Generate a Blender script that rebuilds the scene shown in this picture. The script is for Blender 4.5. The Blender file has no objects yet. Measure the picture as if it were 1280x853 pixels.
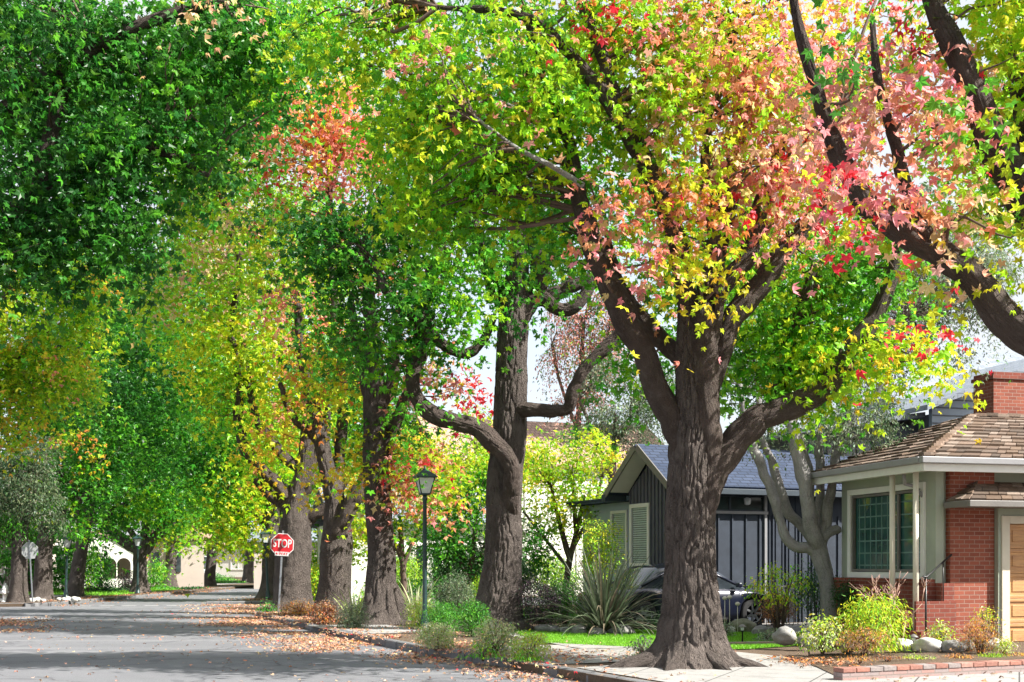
import bpy, math, random
import numpy as np
from mathutils import Vector, Matrix
from mathutils.geometry import tessellate_polygon

F = 1500.0; HY = 705.0; CZ = 1.6          # focal length in photo pixels, horizon row, eye height
COL = bpy.context.scene.collection
PI = math.pi
RNG = np.random.default_rng(7)
random.seed(5)

def W(px, py, d):
    return Vector(((px-640)/F*d, d, CZ+(HY-py)/F*d))
def GX(px, d, z=0.0):
    return Vector(((px-640)/F*d, d, z))

# ---------------------------------------------------------------- tagging
def tag(o, label=None, cat=None, group=None, kind=None):
    if label: o['label'] = label
    if cat: o['category'] = cat
    if group: o['group'] = group
    if kind: o['kind'] = kind
    return o
def empty(name, loc, rz=0.0, label=None, cat=None, group=None):
    o = bpy.data.objects.new(name, None); COL.objects.link(o)
    o.location = loc; o.rotation_euler = (0, 0, rz); o.empty_display_size = .2
    return tag(o, label, cat, group)
def link(name, me, mat=None, parent=None, loc=None):
    o = bpy.data.objects.new(name, me); COL.objects.link(o)
    if mat is not None: me.materials.append(mat)
    if parent is not None: o.parent = parent
    if loc is not None: o.location = loc
    return o
def copy_tree(o, parent=None):
    c = o.copy(); COL.objects.link(c); c.parent = parent
    for ch in list(o.children): copy_tree(ch, c)
    return c

# ---------------------------------------------------------------- materials
def newmat(name):
    m = bpy.data.materials.new(name); m.use_nodes = True
    nt = m.node_tree; nt.nodes.clear()
    return m, nt, nt.nodes, nt.links
def nd(nt, t, **kw):
    n = nt.nodes.new(t)
    for k, v in kw.items():
        if hasattr(n, k): setattr(n, k, v)
        else: n.inputs[k].default_value = v
    return n
def rgba(c): return (c[0], c[1], c[2], 1)
def coords(nt, which='Object', scale=(1,1,1)):
    L = nt.links
    if which == 'UV': s = nd(nt, 'ShaderNodeUVMap').outputs[0]
    elif which == 'World': s = nd(nt, 'ShaderNodeNewGeometry').outputs['Position']
    elif which == 'bk':
        a = nd(nt, 'ShaderNodeAttribute'); a.attribute_name = 'bk'; s = a.outputs['Vector']
    else: s = nd(nt, 'ShaderNodeTexCoord').outputs[which]
    mp = nd(nt, 'ShaderNodeMapping'); mp.inputs['Scale'].default_value = scale
    L.new(s, mp.inputs[0]); return mp.outputs[0]
def noise(nt, vec, scale, detail=5, rough=.6, dist=0):
    n = nd(nt, 'ShaderNodeTexNoise'); n.inputs['Scale'].default_value = scale
    n.inputs['Detail'].default_value = detail; n.inputs['Roughness'].default_value = rough
    n.inputs['Distortion'].default_value = dist
    nt.links.new(vec, n.inputs['Vector']); return n.outputs[0]
def ramp(nt, fac, stops):
    r = nd(nt, 'ShaderNodeValToRGB'); e = r.color_ramp.elements
    while len(e) < len(stops): e.new(.5)
    for i, (p, c) in enumerate(stops):
        e[i].position = p; e[i].color = rgba(c) if not isinstance(c, (int, float)) else (c, c, c, 1)
    nt.links.new(fac, r.inputs[0]); return r.outputs[0]
def mix(nt, fac, a, b, mode='MIX'):
    m = nd(nt, 'ShaderNodeMix', data_type='RGBA', blend_type=mode)
    for s, v in ((m.inputs[0], fac), (m.inputs[6], a), (m.inputs[7], b)):
        if isinstance(v, (int, float)): s.default_value = v
        elif isinstance(v, tuple): s.default_value = rgba(v)
        else: nt.links.new(v, s)
    return m.outputs[2]
def bump(nt, h, strength=.5, dist=.02, normal=None):
    b = nd(nt, 'ShaderNodeBump'); b.inputs['Strength'].default_value = strength
    b.inputs['Distance'].default_value = dist; nt.links.new(h, b.inputs['Height'])
    if normal is not None: nt.links.new(normal, b.inputs['Normal'])
    return b.outputs[0]
def finish(nt, col, rough=.7, normal=None, spec=.5, metal=0.0):
    p = nd(nt, 'ShaderNodeBsdfPrincipled'); o = nd(nt, 'ShaderNodeOutputMaterial')
    if isinstance(col, tuple): p.inputs['Base Color'].default_value = rgba(col)
    else: nt.links.new(col, p.inputs['Base Color'])
    if isinstance(rough, (int, float)): p.inputs['Roughness'].default_value = rough
    else: nt.links.new(rough, p.inputs['Roughness'])
    p.inputs['Specular IOR Level'].default_value = spec
    p.inputs['Metallic'].default_value = metal
    if normal is not None: nt.links.new(normal, p.inputs['Normal'])
    nt.links.new(p.outputs[0], o.inputs[0]); return p

def mat_plain(name, col, rough=.6, var=.15, scale=6, spec=.5, metal=0.0, bs=.15, coord='Object'):
    m, nt, N, L = newmat(name)
    v = coords(nt, coord); n = noise(nt, v, scale, 6)
    lo = tuple(c*(1-var) for c in col); hi = tuple(min(1, c*(1+var)) for c in col)
    c = ramp(nt, n, [(.3, lo), (.7, hi)])
    n2 = noise(nt, v, scale*9, 4)
    finish(nt, c, rough, bump(nt, n2, bs, .01), spec, metal); return m

def mat_leaf(name, trans=.45, rough=.42, spec=.5):
    m, nt, N, L = newmat(name)
    a = nd(nt, 'ShaderNodeAttribute'); a.attribute_name = 'col'
    p = nd(nt, 'ShaderNodeBsdfPrincipled'); L.new(a.outputs['Color'], p.inputs['Base Color'])
    p.inputs['Roughness'].default_value = rough; p.inputs['Specular IOR Level'].default_value = spec
    t = nd(nt, 'ShaderNodeBsdfTranslucent')
    g = nd(nt, 'ShaderNodeGamma'); g.inputs[1].default_value = .88
    L.new(a.outputs['Color'], g.inputs[0]); L.new(g.outputs[0], t.inputs[0])
    mx = nd(nt, 'ShaderNodeMixShader'); mx.inputs[0].default_value = trans
    L.new(p.outputs[0], mx.inputs[1]); L.new(t.outputs[0], mx.inputs[2])
    o = nd(nt, 'ShaderNodeOutputMaterial'); L.new(mx.outputs[0], o.inputs[0]); return m

def mat_bark(name, lo, hi, bs=.9, dist=.03, fine=1.0, moss=0.0, lichen=.0):
    m, nt, N, L = newmat(name)
    v = coords(nt, 'bk', (1, 1, .34))
    vv = coords(nt, 'bk', (1, 1, 1))
    n1 = noise(nt, v, 22*fine, 5, .62, .5)
    r1 = nd(nt, 'ShaderNodeMath', operation='SUBTRACT'); L.new(n1, r1.inputs[0]); r1.inputs[1].default_value = .5
    r2 = nd(nt, 'ShaderNodeMath', operation='ABSOLUTE'); L.new(r1.outputs[0], r2.inputs[0])
    r3 = ramp(nt, r2.outputs[0], [(0.0, 0.0), (.17, 1.0)])
    n2 = noise(nt, vv, 70*fine, 5, .7)
    h = mix(nt, .3, r3, n2); n5 = noise(nt, v, 22*fine, 2, .5, .5)
    n3 = noise(nt, vv, 3.0, 4, .6)
    c = mix(nt, ramp(nt, n2, [(.25, 0.0), (.7, 1.0)]), lo, hi)
    c = mix(nt, ramp(nt, n3, [(.35, 0.0), (.7, .6)]), c, tuple(x*1.35 for x in hi))
    if lichen > 0:
        n4 = noise(nt, vv, 6, 5, .7)
        c = mix(nt, ramp(nt, n4, [(.56, 0.0), (.66, lichen)]), c, (.33, .33, .30))
    if moss > 0:
        n4 = noise(nt, vv, 2.2, 5, .7)
        c = mix(nt, ramp(nt, n4, [(.55, 0.0), (.7, moss)]), c, (.07, .085, .03))
    finish(nt, c, .85, bump(nt, h, bs, dist), .2); return m

def mat_brick(name, c1, c2, mortar, bw=.205, rh=.075, ms=.007, rough=.8, coord='UV', dirt=.3, mrt=.15):
    m, nt, N, L = newmat(name)
    v = coords(nt, coord)
    b = nd(nt, 'ShaderNodeTexBrick'); L.new(v, b.inputs['Vector'])
    b.inputs['Color1'].default_value = rgba(c1); b.inputs['Color2'].default_value = rgba(c2)
    b.inputs['Mortar'].default_value = rgba(mortar); b.inputs['Scale'].default_value = 1
    b.inputs['Mortar Size'].default_value = ms; b.inputs['Mortar Smooth'].default_value = mrt
    b.inputs['Brick Width'].default_value = bw; b.inputs['Row Height'].default_value = rh
    n = noise(nt, v, 9, 6, .7); n2 = noise(nt, v, 60, 4)
    c = mix(nt, ramp(nt, n, [(.35, 0.0), (.75, dirt)]), b.outputs[0], tuple(x*.45 for x in c1))
    c = mix(nt, .25, c, mix(nt, n2, tuple(x*.7 for x in c1), tuple(x*1.4 for x in c2)))
    inv = nd(nt, 'ShaderNodeMath', operation='SUBTRACT'); inv.inputs[0].default_value = 1; L.new(b.outputs[1], inv.inputs[1])
    h = mix(nt, .15, inv.outputs[0], n2)
    finish(nt, c, rough, bump(nt, h, .7, .012), .3); return m

def mat_tint(name, rough=.8, scale=(30, 30, 4), bs=.4, spec=.3):
    """colour from the per-face attribute, with fine wear"""
    m, nt, N, L = newmat(name)
    a = nd(nt, 'ShaderNodeAttribute'); a.attribute_name = 'col'
    v = coords(nt, 'Object', scale); n = noise(nt, v, 1.0, 5, .7)
    c = mix(nt, 1.0, a.outputs['Color'], ramp(nt, n, [(.25, .6), (.75, 1.25)]), 'MULTIPLY')
    finish(nt, c, rough, bump(nt, n, bs, .006), spec); return m

def mat_glass(name, tint=(.02, .03, .03), rough=.06):
    m, nt, N, L = newmat(name)
    v = coords(nt, 'Object'); n = noise(nt, v, 1.3, 3)
    c = ramp(nt, n, [(.3, tint), (.7, tuple(x*2.5 for x in tint))])
    finish(nt, c, rough, bump(nt, n, .03, .02), 1.0); return m

M = {}
def build_materials():
    M['leaf'] = mat_leaf('broadleaf', .54, .36, .32)
    M['leaf_dull'] = mat_leaf('dull_leaf', .3, .5, .4)
    M['bark'] = mat_bark('furrowed_bark', (.028, .022, .020), (.225, .188, .168), 1.0, .11, 1.0, .0)
    M['bark_far'] = mat_bark('furrowed_bark_distant', (.03, .025, .023), (.11, .095, .09), 1.0, .08, .8)
    M['bark_limb'] = mat_bark('limb_bark', (.032, .024, .021), (.16, .125, .108), 1.0, .08, 1.3, .2, .15)
    M['bark_silver'] = mat_bark('smooth_silver_bark', (.09, .088, .085), (.36, .35, .34), .9, .03, .7, .3, .6)
    M['twig'] = mat_plain('twig', (.10, .065, .05), .8, .3, 8)
    # asphalt
    m, nt, N, L = newmat('asphalt'); v = coords(nt, 'World')
    n1 = noise(nt, v, .35, 6, .65); n2 = noise(nt, v, 45, 4, .8); n3 = noise(nt, v, 2.2, 5, .7)
    c = ramp(nt, n1, [(.3, (.10, .104, .12)), (.7, (.17, .174, .19))])
    c = mix(nt, .5, c, ramp(nt, n2, [(.3, (.07, .072, .08)), (.72, (.30, .30, .31))]))
    c = mix(nt, ramp(nt, n3, [(.5, 0.0), (.75, .35)]), c, (.10, .10, .112))
    vo = nd(nt, 'ShaderNodeTexVoronoi', feature='DISTANCE_TO_EDGE'); vo.inputs['Scale'].default_value = .28
    wv = nd(nt, 'ShaderNodeVectorMath', operation='MULTIPLY_ADD')
    nn = nd(nt, 'ShaderNodeTexNoise'); nn.inputs['Scale'].default_value = 1.2; nn.inputs['Detail'].default_value = 6; L.new(v, nn.inputs['Vector'])
    L.new(nn.outputs[1], wv.inputs[0]); wv.inputs[1].default_value = (1.2, 1.2, 0); L.new(v, wv.inputs[2]); L.new(wv.outputs[0], vo.inputs['Vector'])
    ck = ramp(nt, vo.outputs['Distance'], [(0.0, 1.0), (.006, 0.0)])
    c = mix(nt, ck, c, (.05, .05, .055))
    v2 = coords(nt, 'World', (.06, .9, 1)); n7 = noise(nt, v2, 1.1, 4, .6)
    c = mix(nt, ramp(nt, n7, [(.52, 0.0), (.62, .3)]), c, (.27, .27, .28))
    n8 = noise(nt, v, .8, 3, .5, 1.5); c = mix(nt, ramp(nt, n8, [(.60, 0.0), (.612, .45)]), c, (.075, .078, .09))
    finish(nt, c, .8, bump(nt, n2, .5, .012), .35); M['asphalt'] = m
    # concrete
    def conc(name, lo, hi, joint=1.2):
        m, nt, N, L = newmat(name); v = coords(nt, 'World')
        n1 = noise(nt, v, 1.3, 6, .65); n2 = noise(nt, v, 60, 4, .7)
        c = ramp(nt, n1, [(.3, lo), (.7, hi)])
        c = mix(nt, .3, c, ramp(nt, n2, [(.3, tuple(x*.6 for x in lo)), (.7, tuple(min(1, x*1.3) for x in hi))]))
        mp = nd(nt, 'ShaderNodeMapping'); mp.inputs['Rotation'].default_value = (0, 0, .40); L.new(v, mp.inputs[0])
        bt = nd(nt, 'ShaderNodeTexBrick'); L.new(mp.outputs[0], bt.inputs['Vector']); bt.offset = 0
        for k_, v_ in (('Scale', 1), ('Mortar Size', .012), ('Brick Width', joint), ('Row Height', joint), ('Mortar Smooth', .3)): bt.inputs[k_].default_value = v_
        n4 = noise(nt, v, 4, 6, .75)
        c = mix(nt, ramp(nt, n4, [(.5, 0.0), (.72, .55)]), c, tuple(x*.5 for x in lo))
        if joint > 0: c = mix(nt, bt.outputs[1], c, tuple(x*.3 for x in lo))
        finish(nt, c, .85, bump(nt, n2, .3, .008), .3); return m
    M['concrete'] = conc('concrete', (.25, .24, .225), (.36, .345, .32))
    M['kerb'] = conc('kerb_concrete', (.10, .10, .105), (.21, .21, .215))
    M['driveway'] = conc('driveway_concrete', (.25, .245, .235), (.36, .35, .34))
    # soil
    m, nt, N, L = newmat('soil'); v = coords(nt, 'World')
    n1 = noise(nt, v, .9, 6, .7); n2 = noise(nt, v, 25, 5, .8)
    c = ramp(nt, n1, [(.3, (.07, .05, .035)), (.6, (.15, .105, .075)), (.8, (.10, .11, .045))])
    c = mix(nt, .4, c, ramp(nt, n2, [(.3, (.03, .022, .016)), (.7, (.22, .16, .11))]))
    finish(nt, c, .95, bump(nt, n2, .8, .03), .2); M['soil'] = m
    m, nt, N, L = newmat('lawn'); v = coords(nt, 'World')
    n1 = noise(nt, v, 1.2, 6, .7); n2 = noise(nt, v, 40, 5, .8)
    c = ramp(nt, n1, [(.3, (.06, .13, .02)), (.7, (.12, .22, .035))])
    c = mix(nt, .4, c, ramp(nt, n2, [(.3, (.02, .05, .01)), (.7, (.16, .26, .05))]))
    finish(nt, c, .9, bump(nt, n2, .8, .03), .2); M['lawn'] = m
    M['litter'] = mat_leaf('fallen_leaves', .2, .7, .3)
    M['paint_white'] = mat_plain('road_paint', (.5, .5, .5), .7, .3, 12, coord='World')
    M['brick'] = mat_brick('red_brick', (.20, .052, .034), (.34, .10, .06), (.36, .28, .23))
    M['brick_low'] = mat_brick('dark_red_brick', (.17, .04, .028), (.25, .065, .042), (.26, .2, .17))
    M['paver'] = mat_brick('pink_paver', (.36, .20, .17), (.27, .25, .25), (.22, .19, .17), .23, .085, .009)
    M['shake'] = mat_tint('cedar_shake', .85, (22, 22, 40), .5, .2)
    M['shingle'] = mat_brick('slate_blue_shingle', (.022, .036, .07), (.05, .07, .12), (.01, .013, .022), .3, .14, .016, .8, 'UV', .2)
    M['shingle_pale'] = mat_brick('pale_grey_shingle', (.17, .20, .24), (.26, .29, .34), (.1, .11, .13), .4, .16, .012, .8, 'UV', .2)
    M['tile'] = mat_brick('clay_tile', (.42, .26, .2), (.5, .34, .27), (.2, .12, .1), .25, .3, .03, .8, 'UV', .2)
    M['mint'] = mat_plain('mint_stucco', (.34, .38, .31), .9, .06, 3, bs=.4)
    M['cream'] = mat_plain('cream_trim', (.62, .58, .47), .6, .06, 4)
    M['white'] = mat_plain('white_paint', (.74, .74, .70), .5, .05, 4)
    M['gutter'] = mat_plain('grey_gutter', (.25, .25, .26), .45, .08, 4)
    M['gutter_dark'] = mat_plain('taupe_gutter', (.16, .15, .14), .5, .1, 4)
    M['batten'] = mat_plain('grey_board', (.10, .105, .13), .75, .15, 3)
    M['batten_dark'] = mat_plain('slate_board', (.03, .04, .058), .85, .2, 3)
    M['navy'] = mat_plain('navy_trim', (.03, .045, .06), .6, .15, 3)
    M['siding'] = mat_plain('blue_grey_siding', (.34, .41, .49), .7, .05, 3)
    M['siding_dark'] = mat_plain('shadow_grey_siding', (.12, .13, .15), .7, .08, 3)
    M['stucco_white'] = mat_plain('white_stucco', (.80, .78, .73), .9, .04, 1, bs=.3)
    M['stucco_tan'] = mat_plain('tan_stucco', (.50, .43, .38), .9, .05, 1, bs=.3)
    M['glass'] = mat_glass('window_glass')
    M['glass_green'] = mat_glass('green_window_glass', (.015, .05, .045), .05)
    M['blind'] = mat_plain('blind', (.42, .50, .48), .6, .08, 5)
    M['blind_dark'] = mat_plain('lattice_green', (.12, .22, .19), .7, .2, 5)
    M['interior'] = mat_plain('dark_interior', (.03, .028, .03), .9, .3, 2)
    M['wood'] = mat_wood()
    M['black_metal'] = mat_plain('black_painted_metal', (.012, .014, .014), .4, .2, 8)
    M['green_metal'] = mat_plain('dark_green_metal', (.018, .045, .045), .4, .2, 8)
    M['steel'] = mat_plain('galvanised_steel', (.33, .35, .38), .45, .12, 10, metal=.6)
    M['lamp_glass'] = mat_plain('frosted_lamp_glass', (.62, .64, .66), .25, .1, 10)
    M['sign_red'] = mat_plain('sign_red', (.60, .02, .03), .4, .06, 6)
    M['sign_white'] = mat_plain('sign_white', (.80, .80, .80), .4, .03, 6)
    M['sign_back'] = mat_plain('sign_back', (.45, .46, .47), .5, .08, 8, metal=.2)
    M['hydrant'] = mat_plain('hydrant_white', (.80, .80, .78), .5, .05, 8)
    M['stone'] = mat_stone('grey_boulder', (.16, .155, .145), (.34, .335, .32))
    M['stone_pale'] = mat_stone('pale_boulder', (.36, .36, .33), (.58, .57, .53))
    M['stone_moss'] = mat_stone('mossy_boulder', (.10, .11, .06), (.24, .24, .17))
    M['tyre'] = mat_plain('tyre', (.015, .015, .016), .8, .2, 10)
    M['rim'] = mat_plain('alloy_rim', (.45, .46, .48), .3, .05, 8, metal=.8)
    M['car_blue'] = mat_car('dark_blue_paint', (.008, .011, .028))
    M['car_silver'] = mat_car('silver_paint', (.42, .44, .47))
    M['car_white'] = mat_car('white_paint_van', (.72, .73, .75))
    M['car_glass'] = mat_glass('car_glass', (.02, .025, .03), .04)
    M['lens'] = mat_plain('clear_lens', (.6, .62, .65), .1, .05, 8)
    M['red_lens'] = mat_plain('red_lens', (.4, .02, .02), .15, .1, 8)
    M['terracotta'] = mat_plain('terracotta', (.45, .16, .09), .8, .1, 8)
def mat_wood():
    m, nt, N, L = newmat('stained_wood'); v = coords(nt, 'Object', (1.5, 8, 18))
    n1 = noise(nt, v, 1.5, 6, .6, 1.2); n2 = noise(nt, v, 12, 4)
    c = ramp(nt, n1, [(.3, (.38, .16, .035)), (.7, (.62, .31, .075))])
    c = mix(nt, .15, c, n2)
    finish(nt, c, .45, bump(nt, n2, .15, .005), .4); return m
def mat_stone(name, lo, hi):
    m, nt, N, L = newmat(name); v = coords(nt, 'Object')
    n1 = noise(nt, v, 5, 6, .7); n2 = noise(nt, v, 60, 5, .7)
    c = ramp(nt, n1, [(.3, lo), (.7, hi)])
    c = mix(nt, .3, c, ramp(nt, n2, [(.3, tuple(x*.5 for x in lo)), (.7, tuple(x*1.3 for x in hi))]))
    finish(nt, c, .85, bump(nt, n2, .5, .01), .3); return m
def mat_car(name, col):
    m, nt, N, L = newmat(name); v = coords(nt, 'Object'); n = noise(nt, v, 3, 4)
    c = ramp(nt, n, [(.3, tuple(x*.92 for x in col)), (.7, tuple(x*1.06 for x in col))])
    p = finish(nt, c, .28, None, .5, .2)
    p.inputs['Coat Weight'].default_value = 1; p.inputs['Coat Roughness'].default_value = .05
    return m

# ---------------------------------------------------------------- numpy noise
def _hash(ix, iy, iz, seed):
    h = (ix.astype(np.int64)*374761393 + iy.astype(np.int64)*668265263 + iz.astype(np.int64)*2147483647 + seed*1274126177) & 0xffffffff
    h = ((h ^ (h >> 13))*1274126177) & 0xffffffff
    h = (h ^ (h >> 16)) & 0xffffffff
    return h.astype(np.float64)/0xffffffff
def vnoise(p, seed=0):
    i = np.floor(p).astype(np.int64); f = p-i; f = f*f*(3-2*f); r = 0
    for dx in (0, 1):
        for dy in (0, 1):
            for dz in (0, 1):
                w = (f[..., 0] if dx else 1-f[..., 0])*(f[..., 1] if dy else 1-f[..., 1])*(f[..., 2] if dz else 1-f[..., 2])
                r = r + w*_hash(i[..., 0]+dx, i[..., 1]+dy, i[..., 2]+dz, seed)
    return r
def fbm(p, seed=0, o=3):
    r = 0; a = .5
    for k in range(o): r = r+a*vnoise(p*2**k, seed+k); a *= .5
    return r/(1-.5**o)

# ---------------------------------------------------------------- meshes
def raw_mesh(name, verts, nper, faces, fcol=None, bk=None, smooth=False):
    """faces: (n, nper) index array"""
    me = bpy.data.meshes.new(name)
    verts = np.asarray(verts, dtype=np.float32); faces = np.asarray(faces, dtype=np.int32)
    me.vertices.add(len(verts)); me.vertices.foreach_set('co', verts.ravel())
    nf = len(faces)
    me.loops.add(nf*nper); me.loops.foreach_set('vertex_index', faces.ravel())
    me.polygons.add(nf); me.polygons.foreach_set('loop_start', np.arange(0, nf*nper, nper, dtype=np.int32))
    me.update(calc_edges=True)
    me.polygons.foreach_set('use_smooth', np.full(nf, smooth))
    if fcol is not None:
        a = me.attributes.new('col', 'FLOAT_COLOR', 'FACE')
        c = np.ones((nf, 4), dtype=np.float32); c[:, :3] = fcol; a.data.foreach_set('color', c.ravel())
    if bk is not None:
        a = me.attributes.new('bk', 'FLOAT_VECTOR', 'POINT'); a.data.foreach_set('vector', np.asarray(bk, dtype=np.float32).ravel())
    return me

class MB:
    """collects polygons, builds one mesh with metre UVs"""
    def __init__(s): s.v = []; s.f = []; s.c = []; s.sm = []
    def poly(s, pts, col=None, smooth=False):
        b = len(s.v); s.v += [tuple(p) for p in pts]; s.f.append(tuple(range(b, b+len(pts)))); s.c.append(col); s.sm.append(smooth)
    def mesh(s, vs, fs, col=None, smooth=False):
        b = len(s.v); s.v += [tuple(p) for p in vs]
        for f in fs: s.f.append(tuple(b+i for i in f)); s.c.append(col); s.sm.append(smooth)
    def box(s, x0, x1, y0, y1, z0, z1, col=None):
        vs = [(x, y, z) for x in (x0, x1) for y in (y0, y1) for z in (z0, z1)]
        s.mesh(vs, [(0, 1, 3, 2), (4, 6, 7, 5), (0, 4, 5, 1), (2, 3, 7, 6), (0, 2, 6, 4), (1, 5, 7, 3)], col)
    def obox(s, o, ex, ey, ez, col=None):
        """box from corner o with edge vectors"""
        o, ex, ey, ez = map(Vector, (o, ex, ey, ez))
        vs = [o+ex*i+ey*j+ez*k for i in (0, 1) for j in (0, 1) for k in (0, 1)]
        s.mesh(vs, [(0, 1, 3, 2), (4, 6, 7, 5), (0, 4, 5, 1), (2, 3, 7, 6), (0, 2, 6, 4), (1, 5, 7, 3)], col)
    def prism(s, pts, vec, col=None, smooth=False):
        n = len(pts); vec = Vector(vec); a = [Vector(p) for p in pts]; b = [p+vec for p in a]
        s.mesh(a+b, [tuple(range(n))[::-1], tuple(range(n, 2*n))]+[(i, (i+1) % n, (i+1) % n+n, i+n) for i in range(n)], col, smooth)
    def lathe(s, prof, seg=20, o=(0, 0, 0), col=None, smooth=True):
        vs = []; fs = []
        for r, z in prof:
            for k in range(seg):
                a = 2*PI*k/seg; vs.append((o[0]+r*math.cos(a), o[1]+r*math.sin(a), o[2]+z))
        for i in range(len(prof)-1):
            for k in range(seg):
                k2 = (k+1) % seg; fs.append((i*seg+k, i*seg+k2, (i+1)*seg+k2, (i+1)*seg+k))
        fs.append(tuple(range(seg))[::-1]); fs.append(tuple((len(prof)-1)*seg+k for k in range(seg)))
        s.mesh(vs, fs, col, smooth)
    def tube(s, pts, r, seg=8, col=None):
        pts = [Vector(p) for p in pts]; rs = r if isinstance(r, (list, tuple)) else [r]*len(pts)
        t = (pts[1]-pts[0]).normalized(); n = t.orthogonal().normalized(); vs = []; fs = []
        for i, p in enumerate(pts):
            t2 = (pts[min(i+1, len(pts)-1)]-pts[max(i-1, 0)]).normalized()
            n = (n-t2*n.dot(t2)).normalized(); b = t2.cross(n)
            for k in range(seg):
                a = 2*PI*k/seg; vs.append(p+(n*math.cos(a)+b*math.sin(a))*rs[i])
        for i in range(len(pts)-1):
            for k in range(seg):
                k2 = (k+1) % seg; fs.append((i*seg+k, i*seg+k2, (i+1)*seg+k2, (i+1)*seg+k))
        fs.append(tuple(range(seg))[::-1]); fs.append(tuple((len(pts)-1)*seg+k for k in range(seg)))
        s.mesh(vs, fs, col, True)
    def wall(s, o, ux, outline, holes=(), thick=.15, nrm=None):
        """outline & holes in (u, z) along unit vector ux from o; thickness goes towards nrm"""
        o = Vector(o); ux = Vector(ux); nrm = Vector(nrm) if nrm is not None else ux.cross(Vector((0, 0, 1)))
        loops = [[Vector((a, b, 0)) for a, b in outline]]+[[Vector((a, b, 0)) for a, b in h] for h in holes]
        flat = [p for l in loops for p in l]; tris = tessellate_polygon(loops)
        P = lambda p, k: o+ux*p.x+Vector((0, 0, 1))*p.y+nrm*thick*k
        n = len(flat); vs = [P(p, 0) for p in flat]+[P(p, 1) for p in flat]
        fs = [tuple(t) for t in tris]+[tuple(i+n for i in t)[::-1] for t in tris]; b = 0
        for l in loops:
            m = len(l)
            for i in range(m): fs.append((b+i, b+(i+1) % m, b+(i+1) % m+n, b+i+n))
            b += m
        s.mesh(vs, fs)
    def build(s, name, mat, parent=None, loc=None, bevel=0):
        me = bpy.data.meshes.new(name); me.from_pydata(s.v, [], s.f); me.update()
        nl = len(me.loops); co = np.zeros(len(s.v)*3); me.vertices.foreach_get('co', co); co = co.reshape(-1, 3)
        vi = np.zeros(nl, dtype=np.int32); me.loops.foreach_get('vertex_index', vi)
        nf = len(me.polygons); nr = np.zeros(nf*3); me.polygons.foreach_get('normal', nr); nr = nr.reshape(-1, 3)
        tot = np.zeros(nf, dtype=np.int32); me.polygons.foreach_get('loop_total', tot)
        nrl = np.repeat(nr, tot, axis=0); p = co[vi]
        tx = np.stack([-nrl[:, 1], nrl[:, 0], np.zeros(nl)], 1); ln = np.linalg.norm(tx, axis=1, keepdims=True)
        flat = ln[:, 0] < .15
        tx = np.where(ln > 1e-6, tx/np.maximum(ln, 1e-6), 0); tx[flat] = (1, 0, 0)
        ty = np.cross(nrl, tx); ty[flat] = (0, 1, 0)
        uv = np.stack([(p*tx).sum(1), (p*ty).sum(1)], 1).astype(np.float32)
        ul = me.uv_layers.new(name='UVMap'); ul.data.foreach_set('uv', uv.ravel())
        if any(c is not None for c in s.c):
            a = me.attributes.new('col', 'FLOAT_COLOR', 'FACE'); c = np.ones((nf, 4), dtype=np.float32)
            c[:, :3] = [x if x is not None else (.5, .5, .5) for x in s.c]; a.data.foreach_set('color', c.ravel())
        me.polygons.foreach_set('use_smooth', np.array(s.sm, dtype=bool))
        o = link(name, me, mat, parent, loc)
        if bevel > 0:
            b = o.modifiers.new('edge', 'BEVEL'); b.width = bevel; b.segments = 2; b.limit_method = 'ANGLE'; b.angle_limit = .7
        return o

# ---------------------------------------------------------------- tree limbs
def resample(pts, rad, step):
    """Catmull-Rom through pts, spacing about step"""
    P = np.array([tuple(p) for p in pts], dtype=float); R = np.array(rad, dtype=float)
    if len(P) < 3:
        n = max(2, int(np.linalg.norm(P[-1]-P[0])/step)+1); t = np.linspace(0, 1, n)[:, None]
        return P[0]*(1-t)+P[-1]*t, R[0]*(1-t[:, 0])+R[-1]*t[:, 0]
    Pe = np.vstack([2*P[0]-P[1], P, 2*P[-1]-P[-2]]); out = []; ro = []
    for i in range(1, len(Pe)-2):
        n = max(1, int(np.linalg.norm(Pe[i+1]-Pe[i])/step))
        for k in range(n):
            t = k/n; a, b, c, d = Pe[i-1], Pe[i], Pe[i+1], Pe[i+2]
            out.append(.5*((2*b)+(-a+c)*t+(2*a-5*b+4*c-d)*t*t+(-a+3*b-3*c+d)*t**3))
            tt = t*t*(3-2*t); ro.append(R[i-1]*(1-tt)+R[i]*tt)
    out.append(P[-1]); ro.append(R[-1])
    return np.array(out), np.array(ro)

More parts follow.
